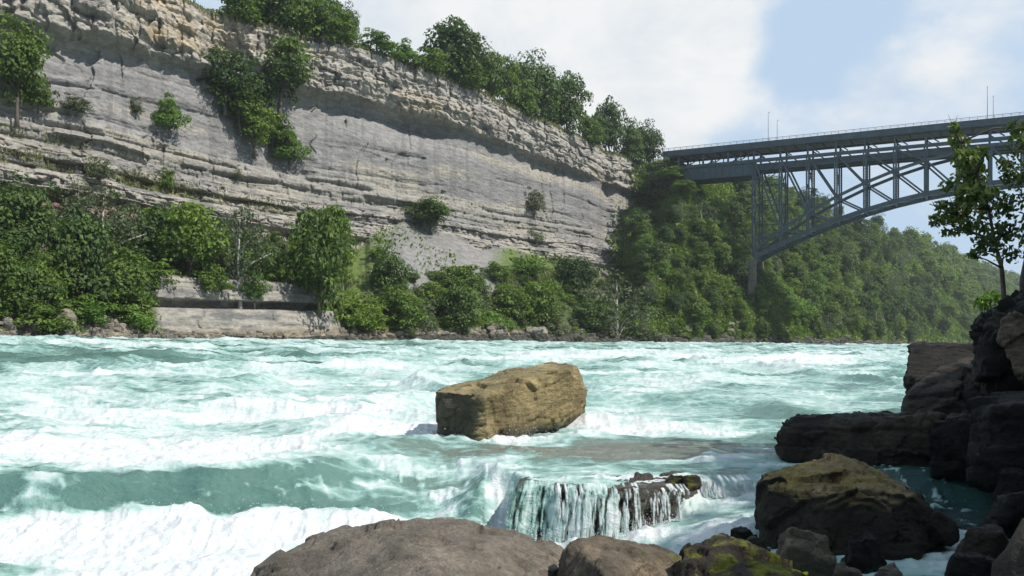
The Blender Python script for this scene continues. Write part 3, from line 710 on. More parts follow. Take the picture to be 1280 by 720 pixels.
# ledge below the cascade
hull_rock('ledge_rock', [at(648, 612, 14.5), at(640, 690, 14.2), at(700, 609, 14.2), at(700, 690, 13.9), at(790, 608, 14.0), at(790, 690, 14.0), at(842, 607, 14.3), at(840, 680, 14.2),
    at(872, 597, 15.0), at(875, 610, 14.9), at(660, 596, 16.6), at(870, 594, 16.2), at(870, 670, 15.5), at(660, 670, 16.6)],
    M['ledge'], 'dark wet rock ledge with water pouring over it', 'rock ledge', vox=0.035, amp=0.05, sc=1.8, seed=15, bed=0.16)
hull_rock('ledge_rock', [at(835, 598, 14.7), at(874, 596, 14.7), at(876, 606, 14.7), at(862, 613, 14.5), at(830, 612, 14.5), at(840, 597, 15.4), at(872, 595, 15.4), at(870, 620, 15.2), at(835, 620, 15.2)],
    M['mossy'], 'small mossy brown knob at the right end of the cascade ledge', 'rock', vox=0.025, amp=0.03, sc=2.5, seed=16)
# foreground
hull_rock('boulder', [at(312, 722, 7.6), at(345, 700, 7.7), at(395, 674, 8.2), at(450, 658, 8.6), at(520, 652, 8.8), at(575, 655, 8.8), at(640, 661, 8.7), at(682, 676, 8.5), at(705, 692, 8.4), at(712, 735, 8.0),
    at(320, 800, 6.8), at(420, 760, 6.3), at(560, 740, 6.2), at(690, 760, 6.6), at(500, 668, 7.4), at(610, 672, 7.4), at(700, 800, 6.9),
    at(330, 760, 8.8), at(450, 690, 10.0), at(640, 700, 10.0), at(705, 740, 9.3)],
    M['grey'], 'broad low grey brown boulder at the bottom edge below the cascade', 'boulder', vox=0.028, amp=0.045, sc=1.3, seed=25)
hull_rock('boulder', [at(702, 722, 7.2), at(706, 690, 7.3), at(722, 672, 7.5), at(752, 667, 7.6), at(795, 676, 7.6), at(838, 688, 7.5), at(850, 700, 7.4), at(852, 740, 7.2),
    at(705, 780, 6.6), at(760, 730, 6.3), at(840, 770, 6.6), at(730, 690, 6.9), at(810, 700, 6.9), at(715, 720, 8.3), at(840, 730, 8.3), at(770, 690, 8.4)],
    M['tan'], 'small tan boulder right of the broad grey one at the bottom edge', 'boulder', vox=0.024, amp=0.04, sc=2.0, seed=35)
hull_rock('boulder', [at(842, 722, 6.8), at(850, 692, 6.9), at(872, 683, 7.0), at(900, 672, 7.1), at(912, 676, 7.1), at(915, 694, 6.9), at(970, 706, 6.8), at(1012, 716, 6.7), at(1020, 740, 6.6),
    at(845, 780, 6.2), at(930, 740, 6.0), at(1010, 780, 6.2), at(870, 700, 7.7), at(1000, 725, 7.6), at(920, 690, 7.6)],
    M['mossy'], 'dark low boulder with bright green moss on top at the bottom edge', 'boulder', vox=0.022, amp=0.04, sc=2.2, seed=45)
hull_rock('boulder', [at(950, 594, 12.6), at(957, 590, 12.4), at(948, 650, 12.4), at(945, 690, 12.0), at(1000, 583, 12.6), at(1030, 571, 13.0), at(1050, 573, 13.2), at(1100, 592, 13.3), at(1130, 606, 12.8),
    at(1005, 620, 11.7), at(1035, 611, 11.5), at(1125, 613, 11.5), at(1190, 655, 11.6), at(1195, 672, 11.5), at(1020, 690, 11.0), at(1150, 700, 10.8), at(975, 690, 11.3),
    at(960, 640, 13.8), at(1060, 620, 14.4), at(1170, 680, 13.5)],
    M['gold'], 'large shadowed boulder with a crest painted sunlit gold beside the pool', 'boulder', vox=0.032, amp=0.055, sc=1.5, seed=57, smooth_it=2)
hull_rock('slab', [at(964, 545, 17.0), at(968, 560, 17.0), at(985, 522, 17.4), at(1060, 517, 17.6), at(1160, 514, 17.2), at(1182, 518, 16.4), at(1180, 590, 16.2), at(1060, 592, 16.4), at(985, 574, 16.8),
    at(985, 545, 18.8), at(1160, 530, 19.4), at(1160, 590, 19.2), at(1000, 590, 18.6)],
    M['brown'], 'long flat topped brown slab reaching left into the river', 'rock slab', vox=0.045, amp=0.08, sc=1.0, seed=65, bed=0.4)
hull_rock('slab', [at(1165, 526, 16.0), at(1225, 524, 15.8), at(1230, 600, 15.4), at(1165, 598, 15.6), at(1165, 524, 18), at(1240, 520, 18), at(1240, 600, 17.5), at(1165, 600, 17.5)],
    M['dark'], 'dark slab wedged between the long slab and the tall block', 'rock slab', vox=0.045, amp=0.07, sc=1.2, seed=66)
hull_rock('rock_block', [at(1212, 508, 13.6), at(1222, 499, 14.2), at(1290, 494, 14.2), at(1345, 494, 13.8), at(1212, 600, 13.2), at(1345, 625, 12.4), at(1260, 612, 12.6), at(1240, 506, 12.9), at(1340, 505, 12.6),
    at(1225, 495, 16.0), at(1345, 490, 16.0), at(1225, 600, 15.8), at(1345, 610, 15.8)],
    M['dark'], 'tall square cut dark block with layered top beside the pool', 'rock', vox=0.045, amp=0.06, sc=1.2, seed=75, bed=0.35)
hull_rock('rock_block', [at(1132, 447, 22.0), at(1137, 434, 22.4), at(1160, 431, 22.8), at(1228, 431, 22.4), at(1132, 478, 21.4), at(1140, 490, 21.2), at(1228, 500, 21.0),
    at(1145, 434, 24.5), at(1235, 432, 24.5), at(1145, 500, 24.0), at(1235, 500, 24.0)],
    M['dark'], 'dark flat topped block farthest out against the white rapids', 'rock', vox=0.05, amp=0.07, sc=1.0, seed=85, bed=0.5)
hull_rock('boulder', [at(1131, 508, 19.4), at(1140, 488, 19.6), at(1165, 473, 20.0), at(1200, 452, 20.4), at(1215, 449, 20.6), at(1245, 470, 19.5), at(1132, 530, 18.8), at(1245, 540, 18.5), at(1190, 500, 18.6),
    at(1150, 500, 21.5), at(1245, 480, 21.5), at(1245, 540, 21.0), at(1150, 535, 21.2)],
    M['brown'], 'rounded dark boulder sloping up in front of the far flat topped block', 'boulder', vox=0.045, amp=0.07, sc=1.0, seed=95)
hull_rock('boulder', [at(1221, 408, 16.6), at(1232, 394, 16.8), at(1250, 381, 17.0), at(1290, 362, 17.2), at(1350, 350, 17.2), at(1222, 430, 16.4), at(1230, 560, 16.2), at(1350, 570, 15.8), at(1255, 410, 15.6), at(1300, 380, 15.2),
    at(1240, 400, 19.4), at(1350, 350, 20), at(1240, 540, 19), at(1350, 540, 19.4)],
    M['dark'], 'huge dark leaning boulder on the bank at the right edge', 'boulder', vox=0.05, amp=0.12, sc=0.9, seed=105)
hull_rock('boulder', [at(1250, 398, 15.2), at(1262, 389, 15.2), at(1275, 392, 15.2), at(1256, 440, 15.1), at(1276, 478, 15.0), at(1292, 470, 15.0), at(1290, 400, 15.2), at(1252, 400, 16), at(1290, 400, 16), at(1290, 470, 15.8)],
    M['tan'], 'pale tan upright rock face leaning on the huge dark boulder', 'rock', vox=0.035, amp=0.05, sc=1.6, seed=115)
# loose small rocks at the lower right
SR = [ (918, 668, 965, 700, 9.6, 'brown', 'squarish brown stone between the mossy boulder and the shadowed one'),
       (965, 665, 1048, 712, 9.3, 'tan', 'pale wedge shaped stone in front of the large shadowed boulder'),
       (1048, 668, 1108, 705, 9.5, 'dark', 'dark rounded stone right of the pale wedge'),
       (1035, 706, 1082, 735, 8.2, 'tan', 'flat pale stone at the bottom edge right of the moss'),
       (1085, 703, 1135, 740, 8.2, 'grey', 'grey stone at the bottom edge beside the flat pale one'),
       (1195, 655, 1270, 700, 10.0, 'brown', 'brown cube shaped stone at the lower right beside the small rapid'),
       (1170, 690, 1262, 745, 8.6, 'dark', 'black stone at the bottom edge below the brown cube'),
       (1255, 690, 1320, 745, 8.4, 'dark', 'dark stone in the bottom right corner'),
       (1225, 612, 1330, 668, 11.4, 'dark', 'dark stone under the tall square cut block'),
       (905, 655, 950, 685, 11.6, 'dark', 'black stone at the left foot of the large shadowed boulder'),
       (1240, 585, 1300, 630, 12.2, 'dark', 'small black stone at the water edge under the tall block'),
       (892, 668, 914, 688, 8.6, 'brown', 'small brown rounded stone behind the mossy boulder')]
for i, (x0, y0, x1, y1, Y, mt, lb) in enumerate(SR):
    r = random.Random(300 + i); pts = []
    w = (x1 - x0) / F * Y
    for k in range(16):
        a = r.uniform(0, 1); b = r.uniform(-0.5, 0.5)
        # upper outline narrower than the base
        h = r.uniform(0, 1)
        ins = 0.22 * h
        pts.append(at(x0 + (x1 - x0) * (ins + (1 - 2 * ins) * a), y1 + 14 - (y1 + 14 - y0) * h, Y + b * w * 0.9))
    pts += [at(x0, y1, Y), at(x1, y1, Y), at(x0 + (x1 - x0) * r.uniform(0.25, 0.7), y0, Y), at(x0 + (x1 - x0) * 0.2, y0 + 6, Y - 0.1), at(x1 - (x1 - x0) * 0.2, y0 + 8, Y - 0.1)]
    hull_rock('stone', pts, M[mt], lb, 'stone', vox=0.022, amp=0.03, sc=2.4, seed=130 + i)

# far shore rocks
FR = [ (52, 386, 101, 421, 0, 'shore', 'big smooth grey boulder on the far shore at the left, under the bushes'),
       (596, 402, 640, 430, 0, 'shore', 'jagged upright slab on the far shore below the scree'),
       (648, 408, 690, 431, 0, 'shore', 'low leaning slab on the far shore right of the jagged one'),
       (0, 395, 20, 421, 0, 'shore', 'dark boulder on the far shore at the left edge of the picture'),
       (25, 402, 52, 422, 0, 'shore', 'small boulder on the far shore just left of the big smooth one'),
       (700, 414, 735, 432, 0, 'shore', 'flat rock on the far shore under the grey leafed tree')]
for i, (x0, y0, x1, y1, _, mt, lb) in enumerate(FR):
    r = random.Random(500 + i); cx = (x0 + x1) / 2; Y = float(shoreD(cx)) + 0.5; pts = []
    w = (x1 - x0) / F * Y
    for k in range(14):
        h = r.uniform(0, 1); ins = 0.18 * h
        pts.append(at(x0 + (x1 - x0) * (ins + (1 - 2 * ins) * r.random()), y1 + 4 - (y1 + 4 - y0) * h, Y + r.uniform(-0.4, 0.5) * w))
    pts += [at(x0, y1, Y), at(x1, y1, Y), at(x0 + 0.25 * (x1 - x0), y0, Y), at(x0 + 0.7 * (x1 - x0), y0 + 3, Y)]
    hull_rock('boulder', pts, M[mt], lb, 'boulder', vox=0.22, amp=0.3, sc=0.35, seed=160 + i, smooth_it=1)

def build_rubble():
    # small broken stones along the far waterline
    cs, fs = [], []
    base = []
    bm = bmesh.new(); bmesh.ops.create_icosphere(bm, subdivisions=2, radius=1.0)
    bv = np.array([v.co[:] for v in bm.verts]); bf = np.array([[v.index for v in f.verts] for f in bm.faces]); bm.free()
    n = 0; A = []; B = []
    for k in range(1500):
        px = rng.uniform(-40, 1130) if k < 700 else rng.uniform(90, 210) if k < 850 else rng.uniform(520, 760) if k < 1150 else rng.uniform(-40, 1000)
        zs = float(shoreZ(px))
        z = zs + (rng.exponential(0.8) if k < 1150 else rng.exponential(4.0))
        if 190 < px < 425 and z > zs + 1.2: continue
        D = float(terrainD(px, z)) - 0.2
        r = rng.uniform(0.25, 0.9) * (1.3 if k < 1150 else 0.8) * D / 170
        sc = r * rng.uniform(0.6, 1.3, 3) * np.array([1.2, 1, 0.8])
        v = bv * (1 + 0.35 * vn(bv[:, 0] * 1.3 + k, bv[:, 1] * 1.3, bv[:, 2] * 1.3, seed=k)[:, None])
        v = np.clip(v, -0.75, 0.75) * sc
        A.append(v + np.array([(px - 640) / F * D, D, z])); B.append(bf + n); n += len(bv)
    me = mesh_np('rubble', np.concatenate(A), np.concatenate(B), False)
    tag(link('rubble', me, M['shore']), 'broken pale stones scattered along the far waterline', 'rubble', kind='stuff')
build_rubble()

def build_bank_stones():
    bm = bmesh.new(); bmesh.ops.create_icosphere(bm, subdivisions=3, radius=1.0)
    bv = np.array([v.co[:] for v in bm.verts]); bf = np.array([[v.index for v in f.verts] for f in bm.faces]); bm.free()
    A = []; B = []; n = 0
    for k in range(700):
        y = rng.uniform(2, 26) if k % 3 else rng.uniform(9.5, 14)
        x = float(interp(y, BX)) + rng.uniform(-0.3, 6) * (0.6 if k % 3 == 0 else 1)
        r = rng.uniform(0.10, 0.5) if y > 6 or x > 2.5 else rng.uniform(0.08, 0.2)
        if x / y < 0.68 and y < 10.5: continue
        z = float(bankZ(np.array([x]), np.array([y]))[0] + bank_rough(np.array([x]), np.array([y]))[0])
        v = bv * (1 + 0.3 * vn(bv[:, 0] * 1.2 + k, bv[:, 1] * 1.2, bv[:, 2] * 1.2, seed=k)[:, None])
        v = v - 0.25 * facet(v[:, 0] * 1.1 + k, v[:, 1] * 1.1, v[:, 2] * 1.1, 400)[:, None] * v
        v = np.clip(v, -0.86, 0.86) * r * rng.uniform(0.6, 1.3, 3) * np.array([1.2, 1.1, 0.8])
        A.append(v + np.array([x, y, z + r * 0.2])); B.append(bf + n); n += len(bv)
    me = mesh_np('bank_rubble', np.concatenate(A), np.concatenate(B), True)
    tag(link('bank_rubble', me, M['brown']), 'dark loose stones strewn over the near bank', 'rubble', kind='stuff')
build_bank_stones()

# ------------------------------------------------------------------ cascade strands
def build_cascade():
    CO, FA, fo, hu, al = [], [], [], [], []
    nb = 0
    def sheet(px0, px1, nx, nt, Yf, ztop, drop, push, fm, am, freq, seed, lean=0.0, blur=0.22):
        nonlocal nb
        u = np.linspace(0, 1, nx); t = np.linspace(0, 1, nt)
        T, U = np.meshgrid(t, u, indexing='ij')
        pxx = px0 + (px1 - px0) * U
        x0 = (pxx - 640) / F * Yf(U)
        st = fbm(x0 * freq, T * 1.3 + 5, o=4, seed=seed)
        st2 = fbm(x0 * freq * 2.2, T * 6.0, o=3, seed=seed + 5)
        ps = push(U) * (1 + 0.25 * fbm(x0 * 5, T * 0.6, o=2, seed=seed + 9))
        lip = 0.10 * fbm(x0 * 1.6, x0 * 0, o=3, seed=seed + 30)
        y = Yf(U) + lip + 0.34 - 0.30 * sstep(0, 0.16, T) - ps * T ** 0.75 - 0.035 * st * sstep(0, 0.3, T)
        z = ztop + 0.05 + 0.4 * lip * sstep(0.05, 0.2, T) - 0.03 * sstep(0, 0.12, T) - drop(U) * np.clip((T - 0.10) / 0.9, 0, 1) ** 1.55 + 0.02 * st
        x = x0 + lean * T * (1 - U)
        a_ = sstep(-blur, blur, st * 0.75 + st2 * (0.25 + 0.5 * T) + am(U, T)) * sstep(0.0, 0.10, U + 0.04 * st) * sstep(0.0, 0.05, 1 - U)
        f_ = fm(U, T) + 0.55 * st + 0.3 * st2
        CO.append(np.stack([x, y, z], -1).reshape(-1, 3)); FA.append(grid_faces(nt, nx) + nb); nb += nx * nt
        fo.append(np.clip(f_, 0, 1.1).ravel()); hu.append(np.full(nx * nt, 0.32)); al.append(np.clip(a_, 0, 1).ravel())
    # smooth curtain on the left, threads towards the right
    sheet(632, 802, 540, 46, lambda U: 14.22 - 0.30 * sstep(0.1, 0.7, U), 0.445, lambda U: 0.92 - 0.15 * U, lambda U: 0.42 - 0.20 * U,
          lambda U, T: 0.30 + 0.35 * U + 0.15 * T, lambda U, T: 0.30 - 0.50 * U + 0.10 * T, 11.0, 700, lean=-0.22)
    sheet(690, 806, 420, 46, lambda U: 14.0 + 0 * U, 0.43, lambda U: 0.86 - 0.1 * U, lambda U: 0.28 - 0.1 * U,
          lambda U, T: 0.72 + 0.1 * T, lambda U, T: -0.16 - 0.08 * U + 0.12 * T, 19.0, 720)
    sheet(800, 868, 260, 36, lambda U: 14.08 + 0 * U, 0.40, lambda U: 0.62 - 0.2 * U, lambda U: 0.14 + 0 * U,
          lambda U, T: 0.8 + 0 * T, lambda U, T: -0.22 + 0.1 * U + 0.0 * T, 15.0, 740)
    sheet(866, 966, 380, 26, lambda U: 14.85 + 0 * U, 0.42, lambda U: 0.27 + 0 * U, lambda U: 0.16 + 0 * U,
          lambda U, T: 0.75 + 0 * T, lambda U, T: 0.02 + 0.0 * T, 18.0, 760)
    me = mesh_np('cascade', np.concatenate(CO), np.concatenate(FA), True, attrs={'foam': np.concatenate(fo), 'hue': np.concatenate(hu), 'cover': np.concatenate(al)})
    m = M['water'].copy(); m.name = 'falling_water'; t = m.node_tree
    p = [n for n in t.nodes if n.type == 'BSDF_PRINCIPLED'][0]
    a = t.nodes.new('ShaderNodeAttribute'); a.attribute_name = 'cover'; t.links.new(a.outputs['Fac'], p.inputs['Alpha'])
    tag(link('waterfall', me, m), 'small waterfall of white strands pouring over the dark ledge', 'waterfall', kind='stuff')
build_cascade()

# ------------------------------------------------------------------ vegetation
def crown_mesh(name, seed, ncl=60, per=60, leaf=0.034, shape='round', clr=0.17, mat=None):
    """crown inside unit height (z 0.1..1), half width about 0.42"""
    r = np.random.default_rng(seed)
    cs = []
    while len(cs) < ncl:
        p = r.normal(size=3); p /= np.linalg.norm(p)
        rad = r.uniform(0.35, 1.0) ** 0.6
        lob = 1 + 0.28 * math.sin(3 * math.atan2(p[1], p[0]) + seed) * (1 - abs(p[2])) + 0.22 * r.normal()
        p = p * rad * min(1.25, max(0.5, lob))
        if shape == 'round': c = (p[0] * 0.33, p[1] * 0.33, 0.53 + p[2] * 0.36)
        elif shape == 'tall':
            c = (p[0] * 0.24, p[1] * 0.24, 0.52 + p[2] * 0.40)
        elif shape == 'bush': c = (p[0] * 0.42, p[1] * 0.42, 0.35 + abs(p[2]) * 0.45 - 0.2 * (1 - abs(p[2])))
        elif shape == 'cone':
            zz = r.uniform(0.1, 0.95); w = 0.30 * (1 - zz) ** 0.8 + 0.03; a = r.uniform(0, 6.28)
            c = (math.cos(a) * w * rad, math.sin(a) * w * rad, zz)
        else: c = (p[0] * 0.36, p[1] * 0.36, 0.5 + p[2] * 0.38)
        if c[2] < 0.06: continue
        cs.append(c)
    cs = np.array(cs)
    rc = clr * r.uniform(0.55, 1.25, len(cs)) * (0.75 if shape in ('tall', 'cone') else 1)
    N = ncl * per
    ci = np.repeat(np.arange(ncl), per)
    d = r.normal(size=(N, 3)); d /= np.linalg.norm(d, axis=1)[:, None]
    d[:, 2] = np.where(d[:, 2] < -0.3, -d[:, 2], d[:, 2])
    rr = r.uniform(0.45, 1.0, N) ** 0.5
    ctr = cs[ci] + d * (rc[ci] * rr)[:, None] * np.array([1, 1, 0.75])
    nrm = d + 0.40 * r.normal(size=(N, 3)) + np.array([0, 0, 0.35]); nrm /= np.linalg.norm(nrm, axis=1)[:, None]
    t = np.cross(nrm, r.normal(size=(N, 3))); t /= np.linalg.norm(t, axis=1)[:, None]
    b = np.cross(nrm, t)
    sz = leaf * r.uniform(0.5, 1.25, N)[:, None]
    co = np.stack([ctr - t * sz, ctr + b * sz * 0.55, ctr + t * sz * 0.9 + nrm * sz * 0.2, ctr - b * sz * 0.6 - nrm * sz * 0.15], 1)
    tint = np.clip(0.5 + 0.22 * r.normal(size=ncl)[ci] + 0.16 * r.normal(size=N), 0, 1)
    me = mesh_np(name, co.reshape(-1, 3), np.arange(N * 4).reshape(-1, 4), False, attrs={'tint': np.repeat(tint, 4)})
    if mat: me.materials.append(mat)
    return me, cs

def trunk_mesh(name, cs, seed, r0=0.022, pale=False, n=9):
    r = random.Random(seed); mb = MB()
    top = Vector((r.uniform(-.03, .03), r.uniform(-.03, .03), 0.8))
    mid = Vector((r.uniform(-.03, .03), r.uniform(-.03, .03), 0.35))
    mb.tube([(0, 0, -0.12), (0, 0, 0.02), mid, top], [r0 * 1.5, r0 * 1.15, r0 * 0.8, r0 * 0.25])
    for k in range(n):
        c = Vector(cs[r.randrange(len(cs))])
        z0 = max(0.12, min(0.7, c.z - 0.22)); b = Vector((mid.x * z0 / .35 if z0 < .35 else mid.x, mid.y, z0))
        m = b.lerp(c, 0.5) + Vector((0, 0, 0.03))
        mb.tube([b, m, c], [r0 * 0.5, r0 * 0.33, r0 * 0.12], 5)
    me = mb.mesh(name, True); me.materials.append(M['palebark' if pale else 'bark']); return me

KIND = {}
def mk(kind, seeds, shape, mat, **kw):
    L = []
    pale = kw.pop('pale', False)
    for s in seeds:
        c, cs = crown_mesh('crown_' + kind, s, shape=shape, mat=M[mat], **kw)
        L.append((c, trunk_mesh('trunk_' + kind, cs, s, pale=pale)))
    KIND[kind] = L
mk('green', (1, 2, 3), 'round', 'leaf', ncl=75, per=60, leaf=0.028)
mk('tall', (4, 5), 'tall', 'leaf', ncl=80, per=55, leaf=0.026)
mk('dark', (6, 7, 8), 'round', 'leafdark', ncl=80, per=60, leaf=0.028)
mk('grey', (9, 10), 'oval', 'leafgrey', ncl=75, per=42, leaf=0.020, clr=0.14, pale=True)
mk('bright', (12, 13), 'round', 'leafbright', ncl=75, per=55, leaf=0.028)
mk('bush', (14, 15, 16), 'bush', 'leaf', ncl=50, per=60, leaf=0.036)
mk('brightbush', (17, 18), 'bush', 'leafbright', ncl=50, per=55, leaf=0.036)
mk('greybush', (19, 20), 'bush', 'leafgrey', ncl=50, per=45, leaf=0.034)
mk('cone', (21, 22), 'cone', 'leafdark', ncl=80, per=45, leaf=0.024, clr=0.10)
mk('shade', (23, 24), 'round', 'leafdark', ncl=110, per=90, leaf=0.030, clr=0.18)

_vi = 0
def plant(kind, loc, h, w=None, label='', cat='tree', group=None, name=None, rot=None):
    """w = crown width; the unit crown is about 0.9 high and 0.84 wide (0.62 for tall)"""
    global _vi
    _vi += 1
    crown, trunk = KIND[kind][_vi % len(KIND[kind])]
    unit = 0.62 if kind in ('tall', 'cone') else 0.95 if 'bush' in kind else 0.85
    e = bpy.data.objects.new(name or ('shrub' if 'bush' in kind else 'tree'), None)
    COL.objects.link(e); e.empty_display_size = 0.5
    e.location = loc
    e.rotation_euler = (0, 0, random.uniform(0, 6.28) if rot is None else rot)
    sx = (w / unit) if w else h
    e.scale = (sx, sx, h)
    tag(e, label, cat, group)
    c = link('crown' if 'bush' not in kind else 'foliage', crown, None, e)
    t = link('trunk' if 'bush' not in kind else 'stem', trunk, None, e)
    return e

def P(kind, px, pyb, hpx, wpx, label, group=None, name=None, sink=0.2):
    """a plant rooted where the slope shows at px,pyb and hpx,wpx picture pixels large"""
    p = onslope(px, pyb)
    mid = bool(group) and 'middle' in group
    h = hpx * p.y / F * (0.90 if mid else 1.30); w = wpx * p.y / F * (0.98 if mid else 1.12)
    if group and 'ledges' in group: p = p + Vector((0.25 * w * -p.x / p.y, -0.27 * w, 0))
    return plant(kind, p + Vector((0, 0, -h * 0.17)), h, w, label, 'shrub' if 'bush' in kind else 'tree', group, name)

G1 = 'trees and shrubs along the left foot of the cliff'
P('dark', 22, 330, 105, 80, 'dark rounded tree at the left edge of the picture below the ledges', G1)
P('green', 5, 395, 95, 70, 'green tree on the shore at the left edge above the water', G1)
P('green', 48, 395, 80, 55, 'bushy green tree above the small shore boulders at the left', G1)
P('grey', 130, 330, 100, 95, 'wide grey green tree reaching up to the red ledge', G1)
P('dark', 98, 385, 120, 80, 'deep green tree above the big smooth shore boulder', G1)
P('green', 145, 392, 85, 75, 'bushy green tree above the broken shore stones', G1)
P('brightbush', 110, 404, 40, 60, 'light green shrub just above the big smooth shore boulder', G1)
P('bush', 168, 402, 45, 50, 'low green shrub right above the broken shore stones', G1)
P('grey', 98, 270, 45, 40, 'slim grey green tree standing on the red ledge', G1)
P('green', 235, 345, 95, 85, 'rounded green tree above the low rock wall, left one of two', G1)
P('dark', 195, 330, 70, 55, 'dark tree in the gap between the wide grey one and the rounded one', G1)
P('grey', 300, 355, 100, 75, 'feathery grey green tree above the low rock wall', G1)
P('bush', 262, 362, 35, 45, 'green shrub on top of the low rock wall, left part', G1)
P('brightbush', 318, 372, 38, 30, 'light green shrub hanging over the low rock wall', G1)
P('bush', 345, 352, 50, 42, 'green shrub between the feathery tree and the tallest one', G1)
P('green', 398, 392, 138, 78, 'tallest rounded tree of the left shore, sunlit above the end of the low rock wall', G1)
P('green', 412, 350, 95, 60, 'sunlit tree leaning against the tallest one', G1)
P('bush', 430, 408, 50, 50, 'green shrub at the right end of the low rock wall', G1)
G2 = 'trees and shrubs on the scree slope in the middle'
P('dark', 486, 372, 88, 52, 'dark tree standing left of the grey scree', G2)
P('green', 455, 415, 55, 60, 'bushy tree at the water right of the low rock wall', G2)
P('green', 500, 415, 85, 70, 'green tree at the water below the grey scree', G2)
P('greybush', 528, 412, 62, 42, 'grey green shrub with pale bare stems at the water', G2)
P('dark', 578, 418, 92, 62, 'round dark tree at the water below the scree', G2)
P('bush', 545, 385, 50, 55, 'green shrub above the round dark tree', G2)
P('green', 572, 372, 60, 70, 'broad green tree below the tip of the grey scree', G2)
P('brightbush', 610, 412, 42, 60, 'light green shrub above the jagged shore slab', G2)
P('bush', 640, 396, 62, 60, 'bushy green shrub right of the thin grey chute', G2)
P('brightbush', 655, 345, 40, 60, 'light green shrub high on the scree under the cliff', G2)
P('green', 672, 405, 80, 65, 'green tree between the chute and the grey leafed tree', G2)
P('greybush', 690, 418, 45, 45, 'grey green shrub above the low leaning shore slab', G2)
P('bush', 620, 350, 38, 40, 'small green shrub at the foot of the cliff above the chute', G2)
P('greybush', 668, 305, 32, 28, 'grey green shrub in the cliff foot beside the dark hollow', G2)
P('dark', 722, 372, 68, 55, 'dark tree at the cliff foot left of the grey leafed tree', G2)
P('dark', 712, 350, 42, 40, 'dark green tree close under the blocky foot of the cliff', G2)
P('grey', 770, 422, 112, 95, 'large grey leafed tree with bare branches at the water', G2)
P('dark', 740, 418, 60, 50, 'dark tree at the left foot of the grey leafed one', G2)
P('bush', 718, 424, 26, 30, 'low shrub at the water left of the grey leafed tree', G2)
P('greybush', 810, 425, 30, 50, 'pale low shrub at the water right of the grey leafed tree', G2)
G3 = 'shrubs growing on the ledges of the cliff'
P('green', 22, 128, 95, 70, 'green tree on the ledge at the upper left edge', G3)
P('bush', 48, 132, 45, 34, 'green shrub beside the tree on the upper left ledge', G3)
P('greybush', 95, 140, 20, 34, 'pale withered shrub right of the upper left ledge tree', G3)
P('brightbush', 212, 160, 42, 40, 'light green shrub on the grey wall left of the gully', G3)
P('greybush', 170, 142, 20, 18, 'small dry shrub on the grey wall left of the light green one', G3)
P('bush', 208, 235, 26, 22, 'small dark shrub on the lower ledges below the grassy strip', G3)
P('dark', 282, 128, 58, 62, 'dark tree at the top left of the gully in the cliff', G3)
P('green', 350, 128, 78, 78, 'round sunlit tree at the top of the gully in the cliff', G3)
P('dark', 318, 150, 55, 55, 'dark shaded tree in the middle of the gully', G3)
P('green', 318, 182, 52, 55, 'green tree low in the gully below the dark shaded one', G3)
P('bush', 300, 150, 45, 50, 'green shrub on the left side of the gully', G3)
P('brightbush', 362, 200, 42, 42, 'bright green shrub at the bottom end of the gully', G3)
P('bush', 342, 180, 40, 40, 'green shrub just above the bright one at the gully end', G3)
P('dark', 538, 282, 32, 52, 'low dark tree on the ledge above the grey scree', G3)
P('greybush', 668, 262, 28, 26, 'small grey green shrub on the ledge at the right part of the wall', G3)
P('greybush', 832, 232, 35, 35, 'grey green shrub on the broken rocks near the bridge end', G3)
P('bush', 838, 224, 16, 34, 'green shrub on the rocks right under the left end of the bridge deck', G3)
P('dark', 822, 236, 22, 28, 'dark little tree on the rocks left of the bridge end', G3)
P('green', 856, 244, 17, 30, 'green shrubby tree under the first metres of the bridge deck', G3)
P('greybush', 125, 225, 28, 34, 'dry shrub on the grassy strip of the ledge', G3)
P('greybush', 295, 222, 16, 16, 'tiny dry shrub on the lower ledges under the gully', G3)
def filler():
    r = random.Random(21); kept = []
    for k in range(4000):
        px = r.uniform(-60, 800); z = r.uniform(2, 20)
        if 195 < px < 425 and z < 12.5: continue
        if 480 < px < 640 and z > 7 + (px - 480) * 0.0 and z > 17 - abs(px - 560) * 0.06: continue
        if 425 < px < 472 and z > 6: continue
        if 600 < px < 700 and z > 14: continue
        if 0 < px < 190 and z > 18.5: continue
        D = float(terrainD(px, z)); p = Vector(((px - 640) / F * D, D, z))
        if any((p - q).length < 4.3 for q in kept): continue
        kept.append(p)
        lo = px < 425
        kd = r.choice(['bush', 'bush', 'green', 'brightbush', 'greybush', 'dark'])
        h = r.uniform(3.2, 6.5) * (1.2 if lo else 0.72)
        plant(kd, p - Vector((0, 0, h * 0.2)), h, h * r.uniform(0.95, 1.35), 'low green growth filling the gaps between the trees under the left cliff' if lo else 'low green growth filling the gaps between the trees on the middle scree slope',
              'shrub', 'low growth under the left cliff' if lo else 'low growth on the middle scree slope', name='shrub')
filler()
